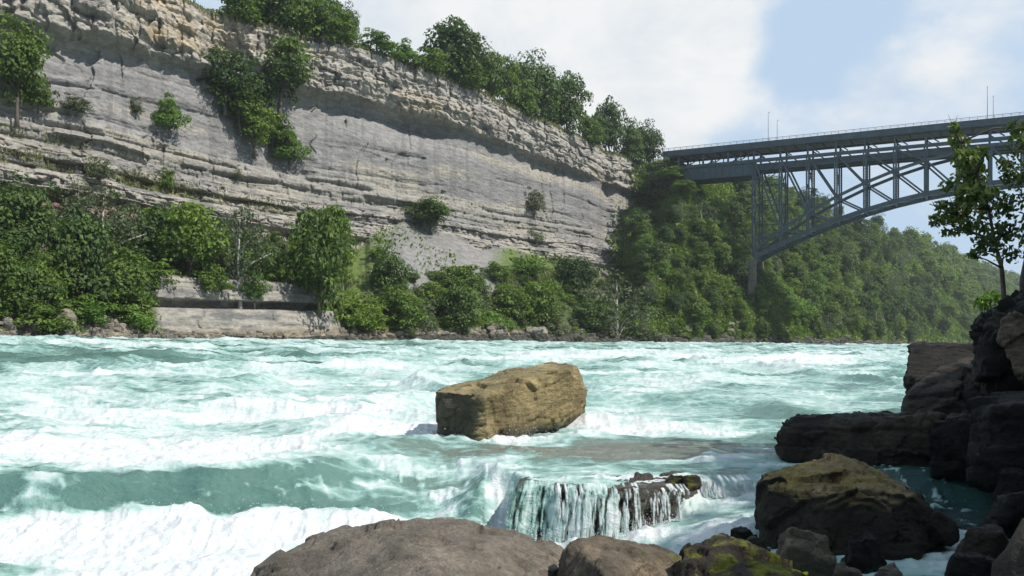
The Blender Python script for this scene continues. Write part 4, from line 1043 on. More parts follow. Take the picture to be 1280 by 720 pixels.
# trees on the rim
G4 = 'trees on the rim of the cliff'
def R_(kind, px, pyb, ytop, wpx, label, back=3.0):
    z = RIM
    D = float(terrainD(px, z)) + back
    base = Vector(((px - 640) / F * D, D, float(zmap(px, z)) + 0.6))
    top = EYE - (ytop - HY) * D / F
    h = max(1.5, top - base.z)
    return plant(kind, base - Vector((0, 0, 0.26 * h)), h * 1.26, wpx * D / F, label, 'shrub' if 'bush' in kind else 'tree', G4)
R_('bush', 300, 40, -20, 60, 'dark shrub on the rim at the top edge, leftmost of the rim', 1)
R_('dark', 335, 40, -40, 80, 'dark tree on the rim at the top edge above the gully')
R_('green', 372, 45, -30, 70, 'green tree on the rim cut by the top edge')
R_('green', 405, 45, -8, 55, 'bushy green tree on the rim right under the top edge')
R_('dark', 436, 48, 2, 34, 'small pointed dark tree on the rim beside the open sky')
R_('bush', 425, 50, 18, 50, 'green shrub under the small pointed tree on the rim', 0.5)
R_('brightbush', 470, 60, 34, 50, 'light green shrub on the rim right of the pointed tree', 0.5)
R_('brightbush', 505, 70, 48, 50, 'light green shrub on the rim left of the largest tree', 0.5)
R_('dark', 562, 90, 20, 82, 'largest rim tree with a rounded airy crown')
R_('bush', 535, 85, 58, 50, 'grey green shrub at the left foot of the largest rim tree', 0.5)
R_('bush', 580, 95, 70, 60, 'green shrub at the right foot of the largest rim tree', 0.5)
R_('green', 612, 100, 58, 48, 'lighter green tree on the rim right of the largest one')
R_('green', 635, 110, 66, 38, 'green tree on the rim left of the broad dark one', 2)
R_('dark', 672, 125, 62, 62, 'broad dark tree on the rim above the cliff, left of two alike')
R_('dark', 708, 140, 86, 56, 'broad dark tree on the rim above the cliff, right of two alike')
R_('bush', 655, 118, 95, 45, 'low green shrub on the rim under the broad dark trees', 0.5)
R_('bush', 735, 155, 135, 40, 'low green shrub on the rim above the corner of the cliff', 0.5)
R_('dark', 762, 165, 120, 42, 'dark tree on the rim above the corner of the cliff')
R_('green', 785, 172, 145, 36, 'small green tree on the rim between two dark ones')
R_('dark', 812, 182, 149, 40, 'rounded dark tree on the rim nearest the bridge')
R_('bush', 790, 180, 165, 34, 'low shrub on the rim near the bridge', 0.5)
# second row behind the rim
for px, yt, w in ((345, -60, 90), (400, -20, 70), (590, 45, 60), (650, 85, 50), (690, 95, 50), (745, 140, 40)):
    R_('dark', px, 0, yt, w, 'dark tree of the second row showing between the rim trees', 10)

# forest on the right slope
def forest():
    acc = []
    tries = 0
    r = random.Random(77)
    far_pts = []
    while tries < 26000:
        tries += 1
        px = r.uniform(790, 1390); z = r.uniform(-16, RIM + 1)
        zs = float(shoreZ(px))
        if z < zs + 1.0: continue
        zz = min(z, RIM)
        if px < 850 and z > 45 + (850 - px) * 0.1: continue
        acc.append((px, zz))
        if len(acc) > 9000: break
    pxs = np.array([a[0] for a in acc]); zs = np.array([a[1] for a in acc])
    D = terrainD(pxs, zs); X = (pxs - 640) / F * D
    keep = []
    pts = np.stack([X, D, zs], 1)
    for i in range(len(pts)):
        rad = max(5.0, D[i] * 0.0165)
        if keep:
            k = np.array(keep); dd = np.linalg.norm(pts[k] - pts[i], axis=1)
            if (dd < rad).any(): continue
        keep.append(i)
    near = [i for i in keep if D[i] < 640]; far = [i for i in keep if D[i] >= 640]
    near = near[:262]
    print('forest', len(near), len(far))
    for i in near:
        px = pxs[i]; D_ = D[i]
        hh = r.uniform(8, 14) * (0.8 if D_ < 300 else 1.0)
        if px < 870: hh *= 0.8
        if zs[i] < float(shoreZ(px)) + 5: hh *= 0.75
        # keep the arch foot and the deck end clear
        py_top = HY - (zs[i] + hh - EYE) * F / D_
        if 925 < px < 1010 and py_top < 310 and D_ < 330: hh = max(4.0, (HY - 318) * D_ / F + EYE - zs[i]); 
        if 800 < px < 925 and py_top < 242: hh = max(2.0, (HY - 250) * D_ / F + EYE - zs[i])
        if hh < 2.4: continue
        kd = r.choice(['green', 'green', 'tall', 'dark', 'green', 'dark', 'grey', 'bright', 'tall'])
        if D_ > 420: kd = r.choice(['green', 'dark', 'cone', 'green', 'dark', 'grey'])
        if px < 930: lb, g = 'green tree in the dense wood below the left end of the bridge', 'wood below the left end of the bridge'
        elif px < 1080: lb, g = 'green tree in the wood behind and below the steel arch', 'wood behind and below the steel arch'
        else: lb, g = 'tree in the distant wood on the slope right of the arch', 'distant wood right of the arch'
        plant(kd, Vector((X[i], D_, zs[i] - 0.15 * hh)), hh * 1.15, hh * r.uniform(0.75, 1.05) * (0.75 if kd in ('tall', 'cone') else 1), lb, 'tree', g)
    # the farthest wood is one mass
    V = []; T = []
    me0 = [KIND['green'][0][0], KIND['dark'][1][0], KIND['cone'][0][0]]
    arrs = []
    for me in me0:
        a = np.empty(len(me.vertices) * 3, np.float32); me.vertices.foreach_get('co', a)
        t = np.empty(len(me.vertices), np.float32); me.attributes['tint'].data.foreach_get('value', t)
        a = a.reshape(-1, 4, 3); t = t.reshape(-1, 4); arrs.append((a, t))
    for i in far:
        a, t = arrs[r.randrange(3)]
        sub = slice(r.randrange(3), None, 3)
        v = a[sub].copy(); c = v.mean(1, keepdims=True); v = c + (v - c) * 1.8
        h = r.uniform(11, 17); w = h * r.uniform(1.0, 1.3)
        ang = r.uniform(0, 6.28); ca, sa = math.cos(ang), math.sin(ang)
        x = v[..., 0] * ca - v[..., 1] * sa; y = v[..., 0] * sa + v[..., 1] * ca
        V.append(np.stack([x * w + X[i], y * w + D[i], v[..., 2] * h + zs[i] - 0.1 * h], -1)); T.append(np.clip(t[sub] + r.uniform(-0.25, 0.2), 0, 1))
    if V:
        V = np.concatenate(V); T = np.concatenate(T)
        me = mesh_np('woods', V.reshape(-1, 3), np.arange(len(V) * 4).reshape(-1, 4), False, attrs={'tint': T.ravel()})
        tag(link('woods', me, M['leaf']), 'hazy far off wood covering the gorge side at the bend', 'woods', kind='stuff')
forest()

def scatter_quads(n, pos, size, mat, name, label, cat, up=0.6, seed=0, elong=1.0):
    r = np.random.default_rng(seed)
    N = len(pos)
    nrm = r.normal(size=(N, 3)) + np.array([0, -0.6, up]); nrm /= np.linalg.norm(nrm, axis=1)[:, None]
    t = np.cross(nrm, r.normal(size=(N, 3))); t /= np.linalg.norm(t, axis=1)[:, None]; b = np.cross(nrm, t)
    if elong > 1: b = np.tile(np.array([0, 0, 1.0]), (N, 1)) + 0.5 * r.normal(size=(N, 3)) * 0.6; t = np.cross(b, r.normal(size=(N, 3))); t /= np.linalg.norm(t, axis=1)[:, None]
    sz = size[:, None] * r.uniform(0.6, 1.3, (N, 1))
    co = np.stack([pos - t * sz / elong, pos - b * sz * 0.3 + t * sz * 0.2, pos + t * sz / elong, pos + b * sz * elong ** 0.5], 1)
    tint = np.clip(0.5 + 0.25 * fbm(pos[:, 0] * 0.15, pos[:, 2] * 0.3, o=2, seed=9) * 2 + 0.15 * r.normal(size=N), 0, 1)
    me = mesh_np(name, co.reshape(-1, 3), np.arange(N * 4).reshape(-1, 4), False, attrs={'tint': np.repeat(tint, 4)})
    tag(link(name, me, mat), label, cat, kind='stuff')

def slope_points(n, px0, px1, dens, seed):
    r = np.random.default_rng(seed)
    px = r.uniform(px0, px1, n); z = r.uniform(-14, RIM, n)
    ok = r.random(n) < dens(px, z)
    px = px[ok]; z = z[ok]; D = terrainD(px, z) - r.uniform(0.0, 0.9, len(px))
    return np.stack([(px - 640) / F * D, D, zmap(px, z) + r.uniform(0, 0.5, len(px))], 1), D

def d_under(px, z):
    zs = shoreZ(px)
    t = sstep(zs + 1.5, zs + 4, z) * (1 - sstep(interp(px, ZT) - 3, interp(px, ZT) + 1, z + 3 * vn(px * 0.03, z * 0.1, seed=303)))
    sw = sstep(185, 200, px) * (1 - sstep(415, 430, px)) * (1 - sstep(10.5, 13, z))
    sc = sstep(450, 500, px) * (1 - sstep(640, 700, px)) * sstep(6, 12, z)
    patch = sstep(-0.35, 0.0, vn(px * 0.02, z * 0.15, seed=300))
    left = t * (1 - sw) * patch * (1 - sc * 0.93)
    zl = np.maximum(sstep(780, 820, px), sstep(755, 790, px) * (1 - sstep(30, 50, z)))
    right = sstep(zs + 1, zs + 3, z)
    return np.clip(left * (1 - zl) + right * zl, 0, 1)
pts, D = slope_points(380000, -100, 1320, d_under, 41)
scatter_quads(0, pts, 0.0022 * D, M['leaf'], 'undergrowth', 'green undergrowth covering the foot of the cliff and the wood floor', 'undergrowth', seed=42)
def d_grass(px, z):
    strip = sstep(27.8, 28.4, z) * (1 - sstep(30.6, 31.6, z)) * (1 - sstep(170, 330, px)) * 0.75
    strip = strip + 0.3 * sstep(27.8, 28.4, z) * (1 - sstep(30.6, 31.6, z)) * sstep(300, 330, px) * (1 - sstep(390, 420, px))
    sl = sstep(410, 430, px) * (1 - sstep(462, 478, px)) * sstep(8, 10, z) * (1 - sstep(20, 22, z))
    sl2 = sstep(600, 640, px) * (1 - sstep(700, 740, px)) * sstep(10, 12, z) * (1 - sstep(19, 21, z))
    bench = 0.5 * sstep(33.0, 33.4, z) * (1 - sstep(34.5, 35.5, z)) * (1 - sstep(100, 180, px))
    rim = sstep(64.5, 65.5, z) * 0.8
    return np.clip((strip + sl + sl2 + bench) * sstep(-0.4, 0.1, vn(px * 0.05, z * 0.5, seed=301)) + rim, 0, 1)
pts, D = slope_points(330000, -60, 860, d_grass, 43)
scatter_quads(0, pts, 0.0016 * D, M['grass'], 'grass', 'dry yellow green grass on the ledges and the rim of the cliff', 'grass', seed=44, elong=2.2)

# trees on the near bank, they shade the near rocks
G5 = 'trees on the near bank'
for i, (x, y, h, w, lb) in enumerate([
        (18.2, 5.0, 12, 8.5, 'broad shady tree on the near bank closest to the pool'),
        (19.8, 11.2, 12.5, 10, 'tall shady tree on the near bank behind the tall square block'),
        (20.0, 1.5, 12, 10, 'shady tree up the near bank'),
        (26.5, 8.0, 14, 11, 'shady tree high on the near bank')]):
    z = float(bankZ(np.array(x), np.array(y)))
    plant('shade', Vector((x, y, z - 1.2)), h, w, lb, 'tree', G5)

r_ = random.Random(5)
for k in range(26):
    y = r_.uniform(9, 30); x = float(interp(y, BX)) + r_.uniform(4.0, 9)
    if x < y * 0.66 or (x < 14 and y < 11): continue
    z = float(bankZ(np.array(x), np.array(y)))
    plant(r_.choice(['bush', 'greybush', 'bush']), Vector((x, y, z - 0.3)), r_.uniform(1.2, 2.4), r_.uniform(1.8, 3.2), 'low shrub on the near bank behind the dark boulders', 'shrub', 'low shrubs on the near bank', name='shrub')
# leafy tree at the right edge
def leaf_cloud(name, clusters, leaf, mat, parent, seed):
    r = np.random.default_rng(seed); C = []; S_ = []; Tn = []
    for (cx, cy, cz, rad, n, tn) in clusters:
        n = int(n * (2.3 if cx < 10.0 else 1.0))
        d = r.normal(size=(n, 3)); d /= np.maximum(1e-6, np.linalg.norm(d, axis=1))[:, None]
        rr = r.uniform(0, 1, n) ** 0.45
        C.append(np.array([cx, cy, cz]) + d * rr[:, None] * np.array(rad)); S_.append(leaf * r.uniform(0.55, 1.3, n)); Tn.append(np.clip(tn + 0.2 * r.normal(size=n), 0, 1))
    C = np.concatenate(C); S_ = np.concatenate(S_)[:, None]; Tn = np.concatenate(Tn); N = len(C)
    nrm = r.normal(size=(N, 3)) + np.array([0.1, -0.2, 0.6]); nrm /= np.linalg.norm(nrm, axis=1)[:, None]
    t = np.cross(nrm, r.normal(size=(N, 3))); t[:, 2] -= 0.5; t /= np.linalg.norm(t, axis=1)[:, None]
    b = np.cross(nrm, t); b /= np.linalg.norm(b, axis=1)[:, None]
    # six point leaf, folded on its midrib
    co = np.stack([C - t * S_, C - t * S_ * 0.3 + b * S_ * 0.5 + nrm * S_ * 0.15, C + t * S_ * 0.4 + b * S_ * 0.4 + nrm * S_ * 0.12, C + t * S_ * 1.1,
                   C + t * S_ * 0.4 - b * S_ * 0.4 + nrm * S_ * 0.12, C - t * S_ * 0.3 - b * S_ * 0.5 + nrm * S_ * 0.15], 1)
    base = (np.arange(N) * 6)[:, None, None]
    fs = np.array([[0, 1, 2, 3], [0, 3, 4, 5]])[None] + base
    me = mesh_np(name, co.reshape(-1, 3), fs.reshape(-1, 4), False, attrs={'tint': np.repeat(Tn, 6)})
    return link(name, me, mat, parent)

def right_tree():
    Y0 = 17.5
    root = bpy.data.objects.new('leafy_tree', None); COL.objects.link(root)
    tag(root, 'leafy tree leaning in from the right edge in front of the bridge', 'tree')
    r = random.Random(8)
    cl = []; targets = []
    def c(px, py, rx, ry, n, tn, dy=0.0):
        Y = Y0 + dy; p = at(px, py, Y); k = Y / F
        cl.append((p.x, p.y, p.z, (rx * k, rx * k * 0.8, ry * k), n, tn)); targets.append(p)
    # upright spray; sun and shade painted in as leaf tint per cluster
    for (x, y, rx, ry, n, tn) in ((1193, 160, 7, 9, 22, 0.8), (1198, 178, 12, 13, 60, 0.8), (1207, 200, 17, 15, 100, 0.8), (1213, 220, 22, 16, 130, 0.75), (1216, 243, 24, 16, 130, 0.7), (1224, 195, 12, 12, 40, 0.7),
                            (1186, 232, 14, 9, 30, 0.55), (1178, 258, 15, 9, 40, 0.5), (1172, 276, 12, 9, 30, 0.45), (1190, 272, 16, 10, 50, 0.5), (1205, 262, 18, 12, 70, 0.5), (1187, 290, 14, 7, 20, 0.35),
                            (1212, 283, 22, 11, 60, 0.4), (1230, 268, 22, 14, 90, 0.4), (1240, 248, 20, 14, 60, 0.5), (1252, 292, 22, 14, 80, 0.3), (1232, 305, 20, 12, 60, 0.3), (1262, 262, 20, 18, 90, 0.35),
                            (1270, 220, 20, 20, 120, 0.35), (1256, 205, 13, 12, 50, 0.5), (1276, 180, 18, 18, 110, 0.45), (1272, 158, 14, 10, 45, 0.5), (1290, 240, 22, 26, 160, 0.3), (1288, 290, 24, 26, 160, 0.25), (1262, 318, 22, 13, 70, 0.25),
                            (1300, 200, 20, 26, 90, 0.45), (1220, 320, 12, 6, 14, 0.4), (1296, 125, 14, 14, 50, 0.45)):
        c(x, y, rx, ry, n, tn, r.uniform(-0.7, 0.7))
    leaf_cloud('crown', cl, 0.066, M['leafnear'], root, 5)
    mb = MB()
    base = at(1262, 430, Y0 + 1.0)
    stem = [base, at(1255, 372, Y0 + .8), at(1252, 335, Y0 + .5), at(1243, 300, Y0 + .3), at(1236, 262, Y0), at(1222, 215, Y0), at(1200, 178, Y0)]
    mb.tube(stem, [0.06, 0.052, 0.044, 0.036, 0.028, 0.018, 0.009], 7)
    st2 = [base + Vector((.3, 0, 0)), at(1278, 350, Y0 + .8), at(1290, 290, Y0 + .5), at(1300, 210, Y0), at(1315, 140, Y0)]
    mb.tube(st2, [0.07, 0.06, 0.05, 0.035, 0.018], 7)
    for k, t in enumerate(targets):
        src = min(stem[2:] + st2[1:], key=lambda q: (q - t).length + (0.6 if q.z > t.z + 0.2 else 0))
        m = src.lerp(t, 0.5) + Vector((r.uniform(-.1, .1), r.uniform(-.1, .1), r.uniform(0, .12)))
        mb.tube([src, m, t], [0.026, 0.016, 0.006], 5)
        for q in range(3):
            e = t + Vector((r.uniform(-.3, .3), r.uniform(-.2, .2), r.uniform(-.2, .25)))
            mb.tube([m.lerp(t, 0.6), e], [0.008, 0.003], 4)
    mb.build('trunk', M['bark'], root, True)
    # light green sapling on the big boulder
    s = bpy.data.objects.new('sapling', None); COL.objects.link(s)
    tag(s, 'light green sapling growing behind the huge leaning boulder', 'sapling')
    cl2 = []
    for (x, y, rx, ry, n) in ((1238, 372, 14, 9, 60), (1228, 380, 12, 8, 45), (1247, 378, 9, 7, 25), (1236, 388, 12, 7, 30)):
        p = at(x, y, 20.6); k = 20.6 / F; cl2.append((p.x, p.y, p.z, (rx * k, rx * k, ry * k), n, 0.75))
    leaf_cloud('foliage', cl2, 0.075, M['leafbright'], s, 6)
    mb = MB(); b = at(1240, 425, 20.8)
    for q in cl2: mb.tube([b, Vector(q[:3])], [0.02, 0.006], 5)
    mb.build('stem', M['bark'], s, True)
right_tree()

# ------------------------------------------------------------------ bridge
def build_bridge():
    A = Vector((61, 322, 0)); e = Vector((0.88, -0.475, 0)).normalized(); nrm = Vector((-0.475, -0.88, 0)).normalized()
    W = 12.0
    root = bpy.data.objects.new('arch_bridge', None); COL.objects.link(root); root.location = A
    tag(root, 'blue green steel arch bridge with two decks spanning the gorge', 'bridge')
    def p(t, off, z): return e * t - nrm * off + Vector((0, 0, z))        # local to root, off 0 near side .. W far side
    T0, DT = 31.2, 9.4
    T1 = T0 + DT * 18
    zl = lambda t: 49 - 0.0030 * (115.8 - t) ** 2
    zu = lambda t: 61.3 - 0.0043 * (115.8 - t) ** 2
    mb = MB(); mb.bar(p(-3, W / 2, 68.2), p(240, W / 2, 68.2), W + 2.4, 0.5); mb.build('upper_deck', M['concrete'], root)
    mb = MB()
    for off in (-1.2, W + 1.2): mb.bar(p(-3, off, 68.3), p(240, off, 68.3), 0.3, 2.2)
    mb.build('fascia_girder', M['steel'], root)
    mb = MB()
    for off in (-1.2, W + 1.2):
        mb.bar(p(-3, off, 70.35), p(240, off, 70.35), 0.12, 0.12); mb.bar(p(-3, off, 69.9), p(240, off, 69.9), 0.06, 0.06)
        t = -3
        while t < 240: mb.bar(p(t, off, 69.4), p(t, off, 70.35), 0.1, 0.1, e); t += 2.35
    mb.build('railing', M['steel'], root)
    mb = MB()
    t = -2.0
    while t < 235:
        mb.bar(p(t, -0.6, 67.65), p(t, W + 0.6, 67.65), 0.4, 0.6)
        t += DT / 2
    mb.build('floor_beams', M['steel'], root)
    # truss between the decks
    for off in (0.0, W):
        mb = MB()
        mb.bar(p(-3, off, 67.1), p(240, off, 67.1), 0.5, 0.4)
        mb.bar(p(-3, off, 62.8), p(240, off, 62.8), 0.7, 1.2)
        k = -3
        while T0 + k * DT < 236:
            t = T0 + k * DT
            mb.bar(p(t, off, 63), p(t, off, 67), 0.65, 0.65, e)
            if k >= 0: mb.bar(p(t, off, 66.6), p(t + DT * 0.42, off, 63.6), 0.4, 0.4)
            else:
                mb.bar(p(t, off, 66.4), p(t + DT * 0.5, off, 63.6), 0.3, 0.3); mb.bar(p(t + DT * 0.5, off, 63.6), p(t + DT, off, 66.4), 0.3, 0.3); mb.bar(p(t + DT * .5, off, 63), p(t + DT * .5, off, 67), 0.35, 0.35, e)
            k += 1
        mb.build('deck_truss', M['steel'], root)
    mb = MB()
    mb.bar(p(T0, 3.3, 61.6), p(240, 3.3, 61.6), 4.4, 0.5); mb.bar(p(T0, 8.7, 61.6), p(240, 8.7, 61.6), 4.4, 0.5)
    for off in (1.2, 5.5, 6.5, 10.8): mb.bar(p(T0, off, 60.6), p(240, off, 60.6), 0.4, 2.2)
    mb.build('lower_deck', M['steel'], root)
    mb = MB()
    k = 0
    while T0 + k * DT / 2 < 238:
        t = T0 + k * DT / 2; mb.bar(p(t, 0.3, 61.2), p(t, W - 0.3, 61.2), 0.4, 1.0); k += 1
    mb.build('cross_beams', M['steel'], root)
    # deep girders of the approach span
    mb = MB()
    for off in (0.3, 4.0, 8.0, W - 0.3): mb.bar(p(-3, off, 60.4), p(T0 + 0.2, off, 60.4), 0.4, 5.4)
    mb.bar(p(-3, W / 2, 62.4), p(T0, W / 2, 62.4), W - 1, 0.4)
    t = -2
    while t < T0:
        mb.bar(p(t, -0.05, 57.9), p(t, -0.05, 62.9), 0.2, 0.3, e); t += 2.4
    mb.build('approach_girder', M['steel'], root)
    # arch ribs
    N = 18
    for side, off in (('near', 0.0), ('far', W)):
        inn = 0.0
        up = MB(); lo = MB(); web = MB(); col = MB(); dia = MB()
        for k in range(N):
            t, t2 = T0 + k * DT, T0 + (k + 1) * DT
            up.bar(p(t, off, zu(t)), p(t2, off, zu(t2)), 0.9, 1.0)
            lo.bar(p(t, off, zl(t)), p(t2, off, zl(t2)), 1.2, 1.5)
            h = N // 2
            if k < h: web.bar(p(t, off, zu(t)), p(t2, off, zl(t2)), 0.6, 0.55)
            else: web.bar(p(t2, off, zu(t2)), p(t, off, zl(t)), 0.6, 0.55)
        for k in range(N + 1):
            t = T0 + k * DT
            for dt in (-0.32, 0.32): web.bar(p(t + dt, off, zl(t)), p(t + dt, off, zu(t)), 0.22, 0.55, e)
            z = zl(t) + 1.2
            while z < zu(t) - 1: web.bar(p(t - .3, off, z), p(t + .3, off, z + 0.6), 0.12, 0.12); z += 0.9
        link('arch_upper_chord', up.mesh('arch_upper_chord'), M['steel'], root)
        link('arch_lower_chord', lo.mesh('arch_lower_chord'), M['steel'], root)
        link('arch_bracing', web.mesh('arch_bracing'), M['steel'], root)
        for k in range(N + 1):
            t = T0 + k * DT
            if zu(t) > 60.4: continue
            c = MB(); w = 1.1 if k in (0, N) else 0.75
            for s in (-w / 2, w / 2): c.bar(p(t + s, off, zu(t)), p(t + s, off, 62.4), 0.26, 0.55, e)
            z = zu(t) + 0.8; sg = 1
            while z < 61: c.bar(p(t - w / 2 * sg, off, z), p(t + w / 2 * sg, off, z + 0.9), 0.14, 0.10); z += 0.9; sg = -sg
            link('column', c.mesh('column'), M['steel'], root)
        for k in range(N):
            t, t2 = T0 + k * DT, T0 + (k + 1) * DT
            if k < N // 2:
                if zu(t2) > 59.5: continue
                a, b = p(t + .5, off, 62.2), p(t2, off, zu(t2))
            else:
                if zu(t) > 59.5: continue
                a, b = p(t2 - .5, off, 62.2), p(t, off, zu(t))
            c = MB(); c.bar(a, b, 0.5, 0.65); link('diagonal_brace', c.mesh('diagonal_brace'), M['steel'], root)
    # cross bracing between the two ribs
    mb = MB()
    for k in range(N + 1):
        t = T0 + k * DT
        mb.bar(p(t, 0, zl(t)), p(t, W, zl(t)), 0.7, 0.9); mb.bar(p(t, 0, zu(t)), p(t, W, zu(t)), 0.5, 0.5)
        if k < N:
            t2 = t + DT
            mb.bar(p(t, 0, zl(t)), p(t2, W, zl(t2)), 0.5, 0.4); mb.bar(p(t, W, zl(t)), p(t2, 0, zl(t2)), 0.5, 0.4)
        if zu(t) < 57:
            z0, z1 = zu(t), 61.5
            ns = max(1, round((z1 - z0) / 10))
            for q in range(ns):
                za, zb = z0 + (z1 - z0) * q / ns, z0 + (z1 - z0) * (q + 1) / ns
                mb.bar(p(t, 0, za), p(t, W, zb), 0.3, 0.3); mb.bar(p(t, W, za), p(t, 0, zb), 0.3, 0.3); mb.bar(p(t, 0, zb), p(t, W, zb), 0.35, 0.35)
        elif zu(t) < 64: mb.bar(p(t, 0, zl(t)), p(t, W, zu(t)), 0.3, 0.3); mb.bar(p(t, W, zl(t)), p(t, 0, zu(t)), 0.3, 0.3)
    mb.build('cross_bracing', M['steel'], root)
    # piers and abutment
    for off in (0, W):
        for t in (T0, T1):
            mb = MB(); mb.bar(p(t - 0.6, off, 8), p(t - 0.6, off, zl(t) - 0.6), 2.6, 2.6, e); mb.build('footing', M['stonework'], root)
    for off in (0.0, W):        # braced tower over the arch foot
        mb = MB(); z = 33.0; sg = 0
        while z < 56:
            za = lambda t, zz: max(zz, zu(t) + 0.5)
            if z + 7 > zu(T0 + DT * 0.5):
                mb.bar(p(T0, off, z), p(T0 + DT, off, max(z, zu(T0 + DT) + 0.3)) if z < zu(T0 + DT) else p(T0 + DT, off, z), 0.3, 0.35)
                if z > zu(T0 + DT) - 7: mb.bar(p(T0, off, z), p(T0 + DT, off, z + 7.5), 0.26, 0.3)
            z += 7.5
        mb.build('tower_bracing', M['steel'], root)
    # lamps on the deck, two pairs
    src = None
    for n_, (px, off, lb) in enumerate(((961, -0.9, 'slim lamp post on the bridge deck near the cliff, nearer railing'), (972, W + 0.9, 'slim lamp post on the bridge deck near the cliff, farther railing'),
                                   (1234, -0.9, 'slim lamp post on the bridge deck above the leafy tree, nearer railing'), (1242, W + 0.9, 'slim lamp post on the bridge deck above the leafy tree, farther railing'))):
        # solve position along the deck
        best = min((abs(640 + F * ((A + p(t * 0.5, off, 0)).x) / ((A + p(t * 0.5, off, 0)).y) - px), t * 0.5) for t in range(-20, 300))[1]
        q = A + p(best, off, 68.45)
        L = bpy.data.objects.new('street_lamp', None); COL.objects.link(L); L.location = q; tag(L, lb, 'street lamp', 'lamp posts on the bridge')
        if src is None:
            m1 = MB(); m1.tube([(0, 0, 0), (0, 0, 1.2), (0, 0, 11.0)], [0.16, 0.10, 0.06], 8)
            m2 = MB(); m2.tube([(0, 0, 10.9), (0.3, 0.5, 11.5), (0.75, 1.3, 11.7)], [0.05, 0.045, 0.035], 6)
            m3 = MB(); m3.bar((0.7, 1.2, 11.68), (1.0, 1.75, 11.72), 0.3, 0.16)
            src = [('pole', m1.mesh('pole')), ('arm', m2.mesh('arm')), ('lamp_head', m3.mesh('lamp_head'))]
        for nm, me in src: link(nm, me, M['steel'], L)
build_bridge()

# ------------------------------------------------------------------ haze
def build_haze(dens):
    me = bpy.data.meshes.new('haze')
    x0, x1, y0, y1, z0, z1 = -600, 2600, -70, 5200, -75, 105
    v = [(x, y, z) for z in (z0, z1) for y in (y0, y1) for x in (x0, x1)]
    me.from_pydata(v, [], [(0, 2, 3, 1), (4, 5, 7, 6), (0, 1, 5, 4), (2, 6, 7, 3), (0, 4, 6, 2), (1, 3, 7, 5)])
    me.update()
    m = bpy.data.materials.new('haze_air'); m.use_nodes = True; t = m.node_tree; t.nodes.clear()
    o = t.nodes.new('ShaderNodeOutputMaterial'); p = t.nodes.new('ShaderNodeVolumePrincipled')
    p.inputs['Density'].default_value = dens; p.inputs['Color'].default_value = (0.85, 0.9, 0.97, 1)
    p.inputs['Anisotropy'].default_value = 0.2
    t.links.new(p.outputs[0], o.inputs['Volume'])
    tag(link('haze', me, m), 'thin bluish summer haze filling the gorge', 'haze', kind='stuff')
HAZE = 0.00012
if HAZE: build_haze(HAZE)

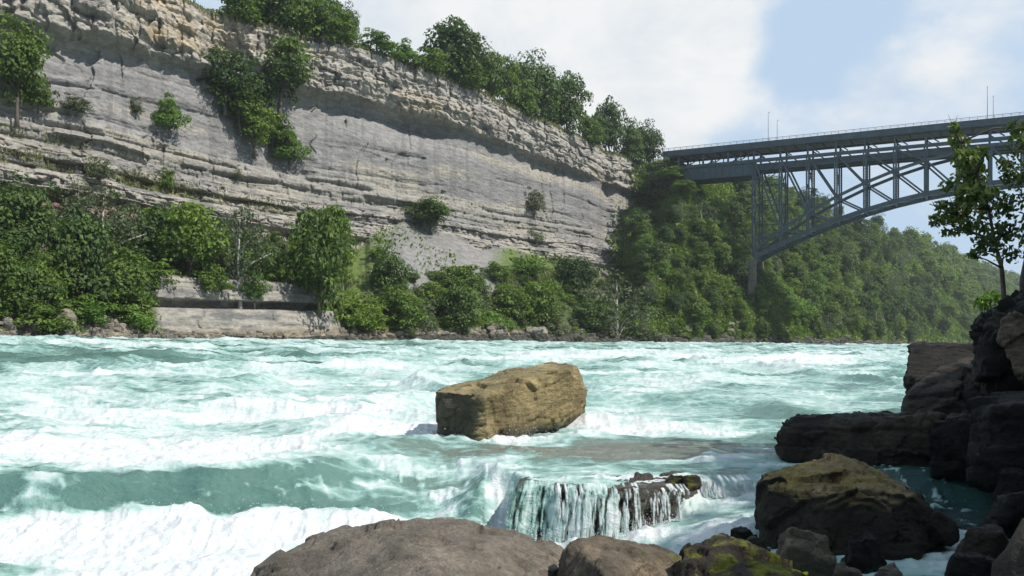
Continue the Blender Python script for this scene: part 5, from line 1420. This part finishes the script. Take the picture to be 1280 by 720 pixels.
# ------------------------------------------------------------------ sky, sun, camera
SUN_AZ = Vector((0.93, -0.37, 0)).normalized(); EL = math.radians(50)
def build_world():
    w = bpy.data.worlds.new('World'); S.world = w; w.use_nodes = True
    t = w.node_tree; t.nodes.clear()
    N = lambda ty, **k: (lambda n: ([setattr(n, a, b) for a, b in k.items()], n)[1])(t.nodes.new(ty))
    out = N('ShaderNodeOutputWorld'); bg = N('ShaderNodeBackground'); bg.inputs[1].default_value = 0.083
    sky = N('ShaderNodeTexSky', sky_type='NISHITA', sun_disc=False, sun_elevation=EL, air_density=1.0, dust_density=1.5, ozone_density=1.2)
    sky.sun_rotation = math.atan2(SUN_AZ.x, SUN_AZ.y)
    tc = N('ShaderNodeTexCoord')
    # clouds: noise on the direction projected to a high layer
    sep = N('ShaderNodeSeparateXYZ'); t.links.new(tc.outputs['Generated'], sep.inputs[0])
    def mth(op, a, b=0.0, c=False):
        n = N('ShaderNodeMath', operation=op, use_clamp=c)
        for i, v in enumerate((a, b)):
            if isinstance(v, bpy.types.NodeSocket): t.links.new(v, n.inputs[i])
            else: n.inputs[i].default_value = v
        return n.outputs[0]
    mp = N('ShaderNodeMapping'); t.links.new(tc.outputs['Generated'], mp.inputs[0]); mp.inputs['Scale'].default_value = (1, 1, 1.7)
    def noise(sc, de, ro, di=0.0):
        n = N('ShaderNodeTexNoise'); t.links.new(mp.outputs[0], n.inputs['Vector'])
        n.inputs['Scale'].default_value = sc; n.inputs['Detail'].default_value = de; n.inputs['Roughness'].default_value = ro; n.inputs['Distortion'].default_value = di
        return n.outputs[0]
    n1 = noise(3.0, 8, 0.55, 0.2); n2 = noise(9.0, 6, 0.6)
    # big cloud banks: directions of their centres
    total = None
    for (px, py, rad, am) in ((740, -60, 0.24, 0.75), (855, 85, 0.095, 0.5), (600, 60, 0.18, 0.35), (1230, 50, 0.13, 0.42), (1110, 120, 0.09, 0.2), (1005, 50, 0.075, -0.3), (480, 20, 0.07, -0.25), (300, -350, 0.4, 0.4)):
        d = Vector(((px - 640) / F, 1, (HY - py) / F)).normalized()
        vm = N('ShaderNodeVectorMath', operation='DISTANCE'); t.links.new(tc.outputs['Generated'], vm.inputs[0]); vm.inputs[1].default_value = d
        q = mth('DIVIDE', vm.outputs['Value'], rad); q = mth('MULTIPLY', q, q); q = mth('EXPONENT', mth('MULTIPLY', q, -1.0)); q = mth('MULTIPLY', q, am)
        total = q if total is None else mth('ADD', total, q)
    v = mth('ADD', mth('ADD', mth('MULTIPLY', n1, 1.3), mth('MULTIPLY', n2, 0.5)), total)
    mr = N('ShaderNodeMapRange', interpolation_type='SMOOTHSTEP'); t.links.new(v, mr.inputs[0]); mr.inputs[1].default_value = 1.11; mr.inputs[2].default_value = 1.47
    cloud = N('ShaderNodeRGB'); cloud.outputs[0].default_value = (8.9, 8.95, 8.9, 1)
    mx = N('ShaderNodeMix', data_type='RGBA')
    t.links.new(mth('MULTIPLY', mr.outputs[0], 0.93), mx.inputs[0])
    # thin veil over the blue
    veil = N('ShaderNodeMix', data_type='RGBA'); veil.inputs[0].default_value = 0.92
    t.links.new(sky.outputs[0], veil.inputs[6]); veil.inputs[7].default_value = (5.1, 6.6, 8.4, 1)
    cm = N('ShaderNodeMix', data_type='RGBA'); n3 = noise(5.0, 7, 0.6, 0.3)
    cr_ = N('ShaderNodeMapRange'); t.links.new(n3, cr_.inputs[0]); cr_.inputs[1].default_value = 0.38; cr_.inputs[2].default_value = 0.58
    t.links.new(cr_.outputs[0], cm.inputs[0]); cm.inputs[6].default_value = (7.0, 7.55, 8.1, 1); t.links.new(cloud.outputs[0], cm.inputs[7])
    t.links.new(veil.outputs[2], mx.inputs[6]); t.links.new(cm.outputs[2], mx.inputs[7])
    t.links.new(mx.outputs[2], bg.inputs[0]); t.links.new(bg.outputs[0], out.inputs[0])
build_world()
sl = bpy.data.lights.new('sun', 'SUN'); sl.energy = 5.0; sl.angle = math.radians(0.6); sl.color = (1.0, 0.955, 0.88)
so = bpy.data.objects.new('sun', sl); COL.objects.link(so)
dirv = Vector((SUN_AZ.x * math.cos(EL), SUN_AZ.y * math.cos(EL), math.sin(EL)))
so.rotation_euler = dirv.to_track_quat('Z', 'Y').to_euler(); so.location = (30, -20, 60)

cam = bpy.data.cameras.new('camera'); co_ = bpy.data.objects.new('camera', cam); COL.objects.link(co_)
cam.sensor_width = 36; cam.lens = F / 1280 * 36; cam.clip_start = 0.1; cam.clip_end = 8000
cam.shift_y = (HY - 360) / 1280
co_.location = (0, 0, EYE); co_.rotation_euler = (math.radians(90), 0, 0)
S.camera = co_
S.render.engine = 'CYCLES'
S.cycles.use_denoising = True
S.cycles.max_bounces = 5; S.cycles.diffuse_bounces = 3; S.cycles.glossy_bounces = 2; S.cycles.transmission_bounces = 2; S.cycles.volume_bounces = 0
S.view_settings.view_transform = 'Standard'; S.view_settings.look = 'None'; S.view_settings.exposure = 0.33; S.view_settings.gamma = 1
S.render.resolution_x = 1024; S.render.resolution_y = 576
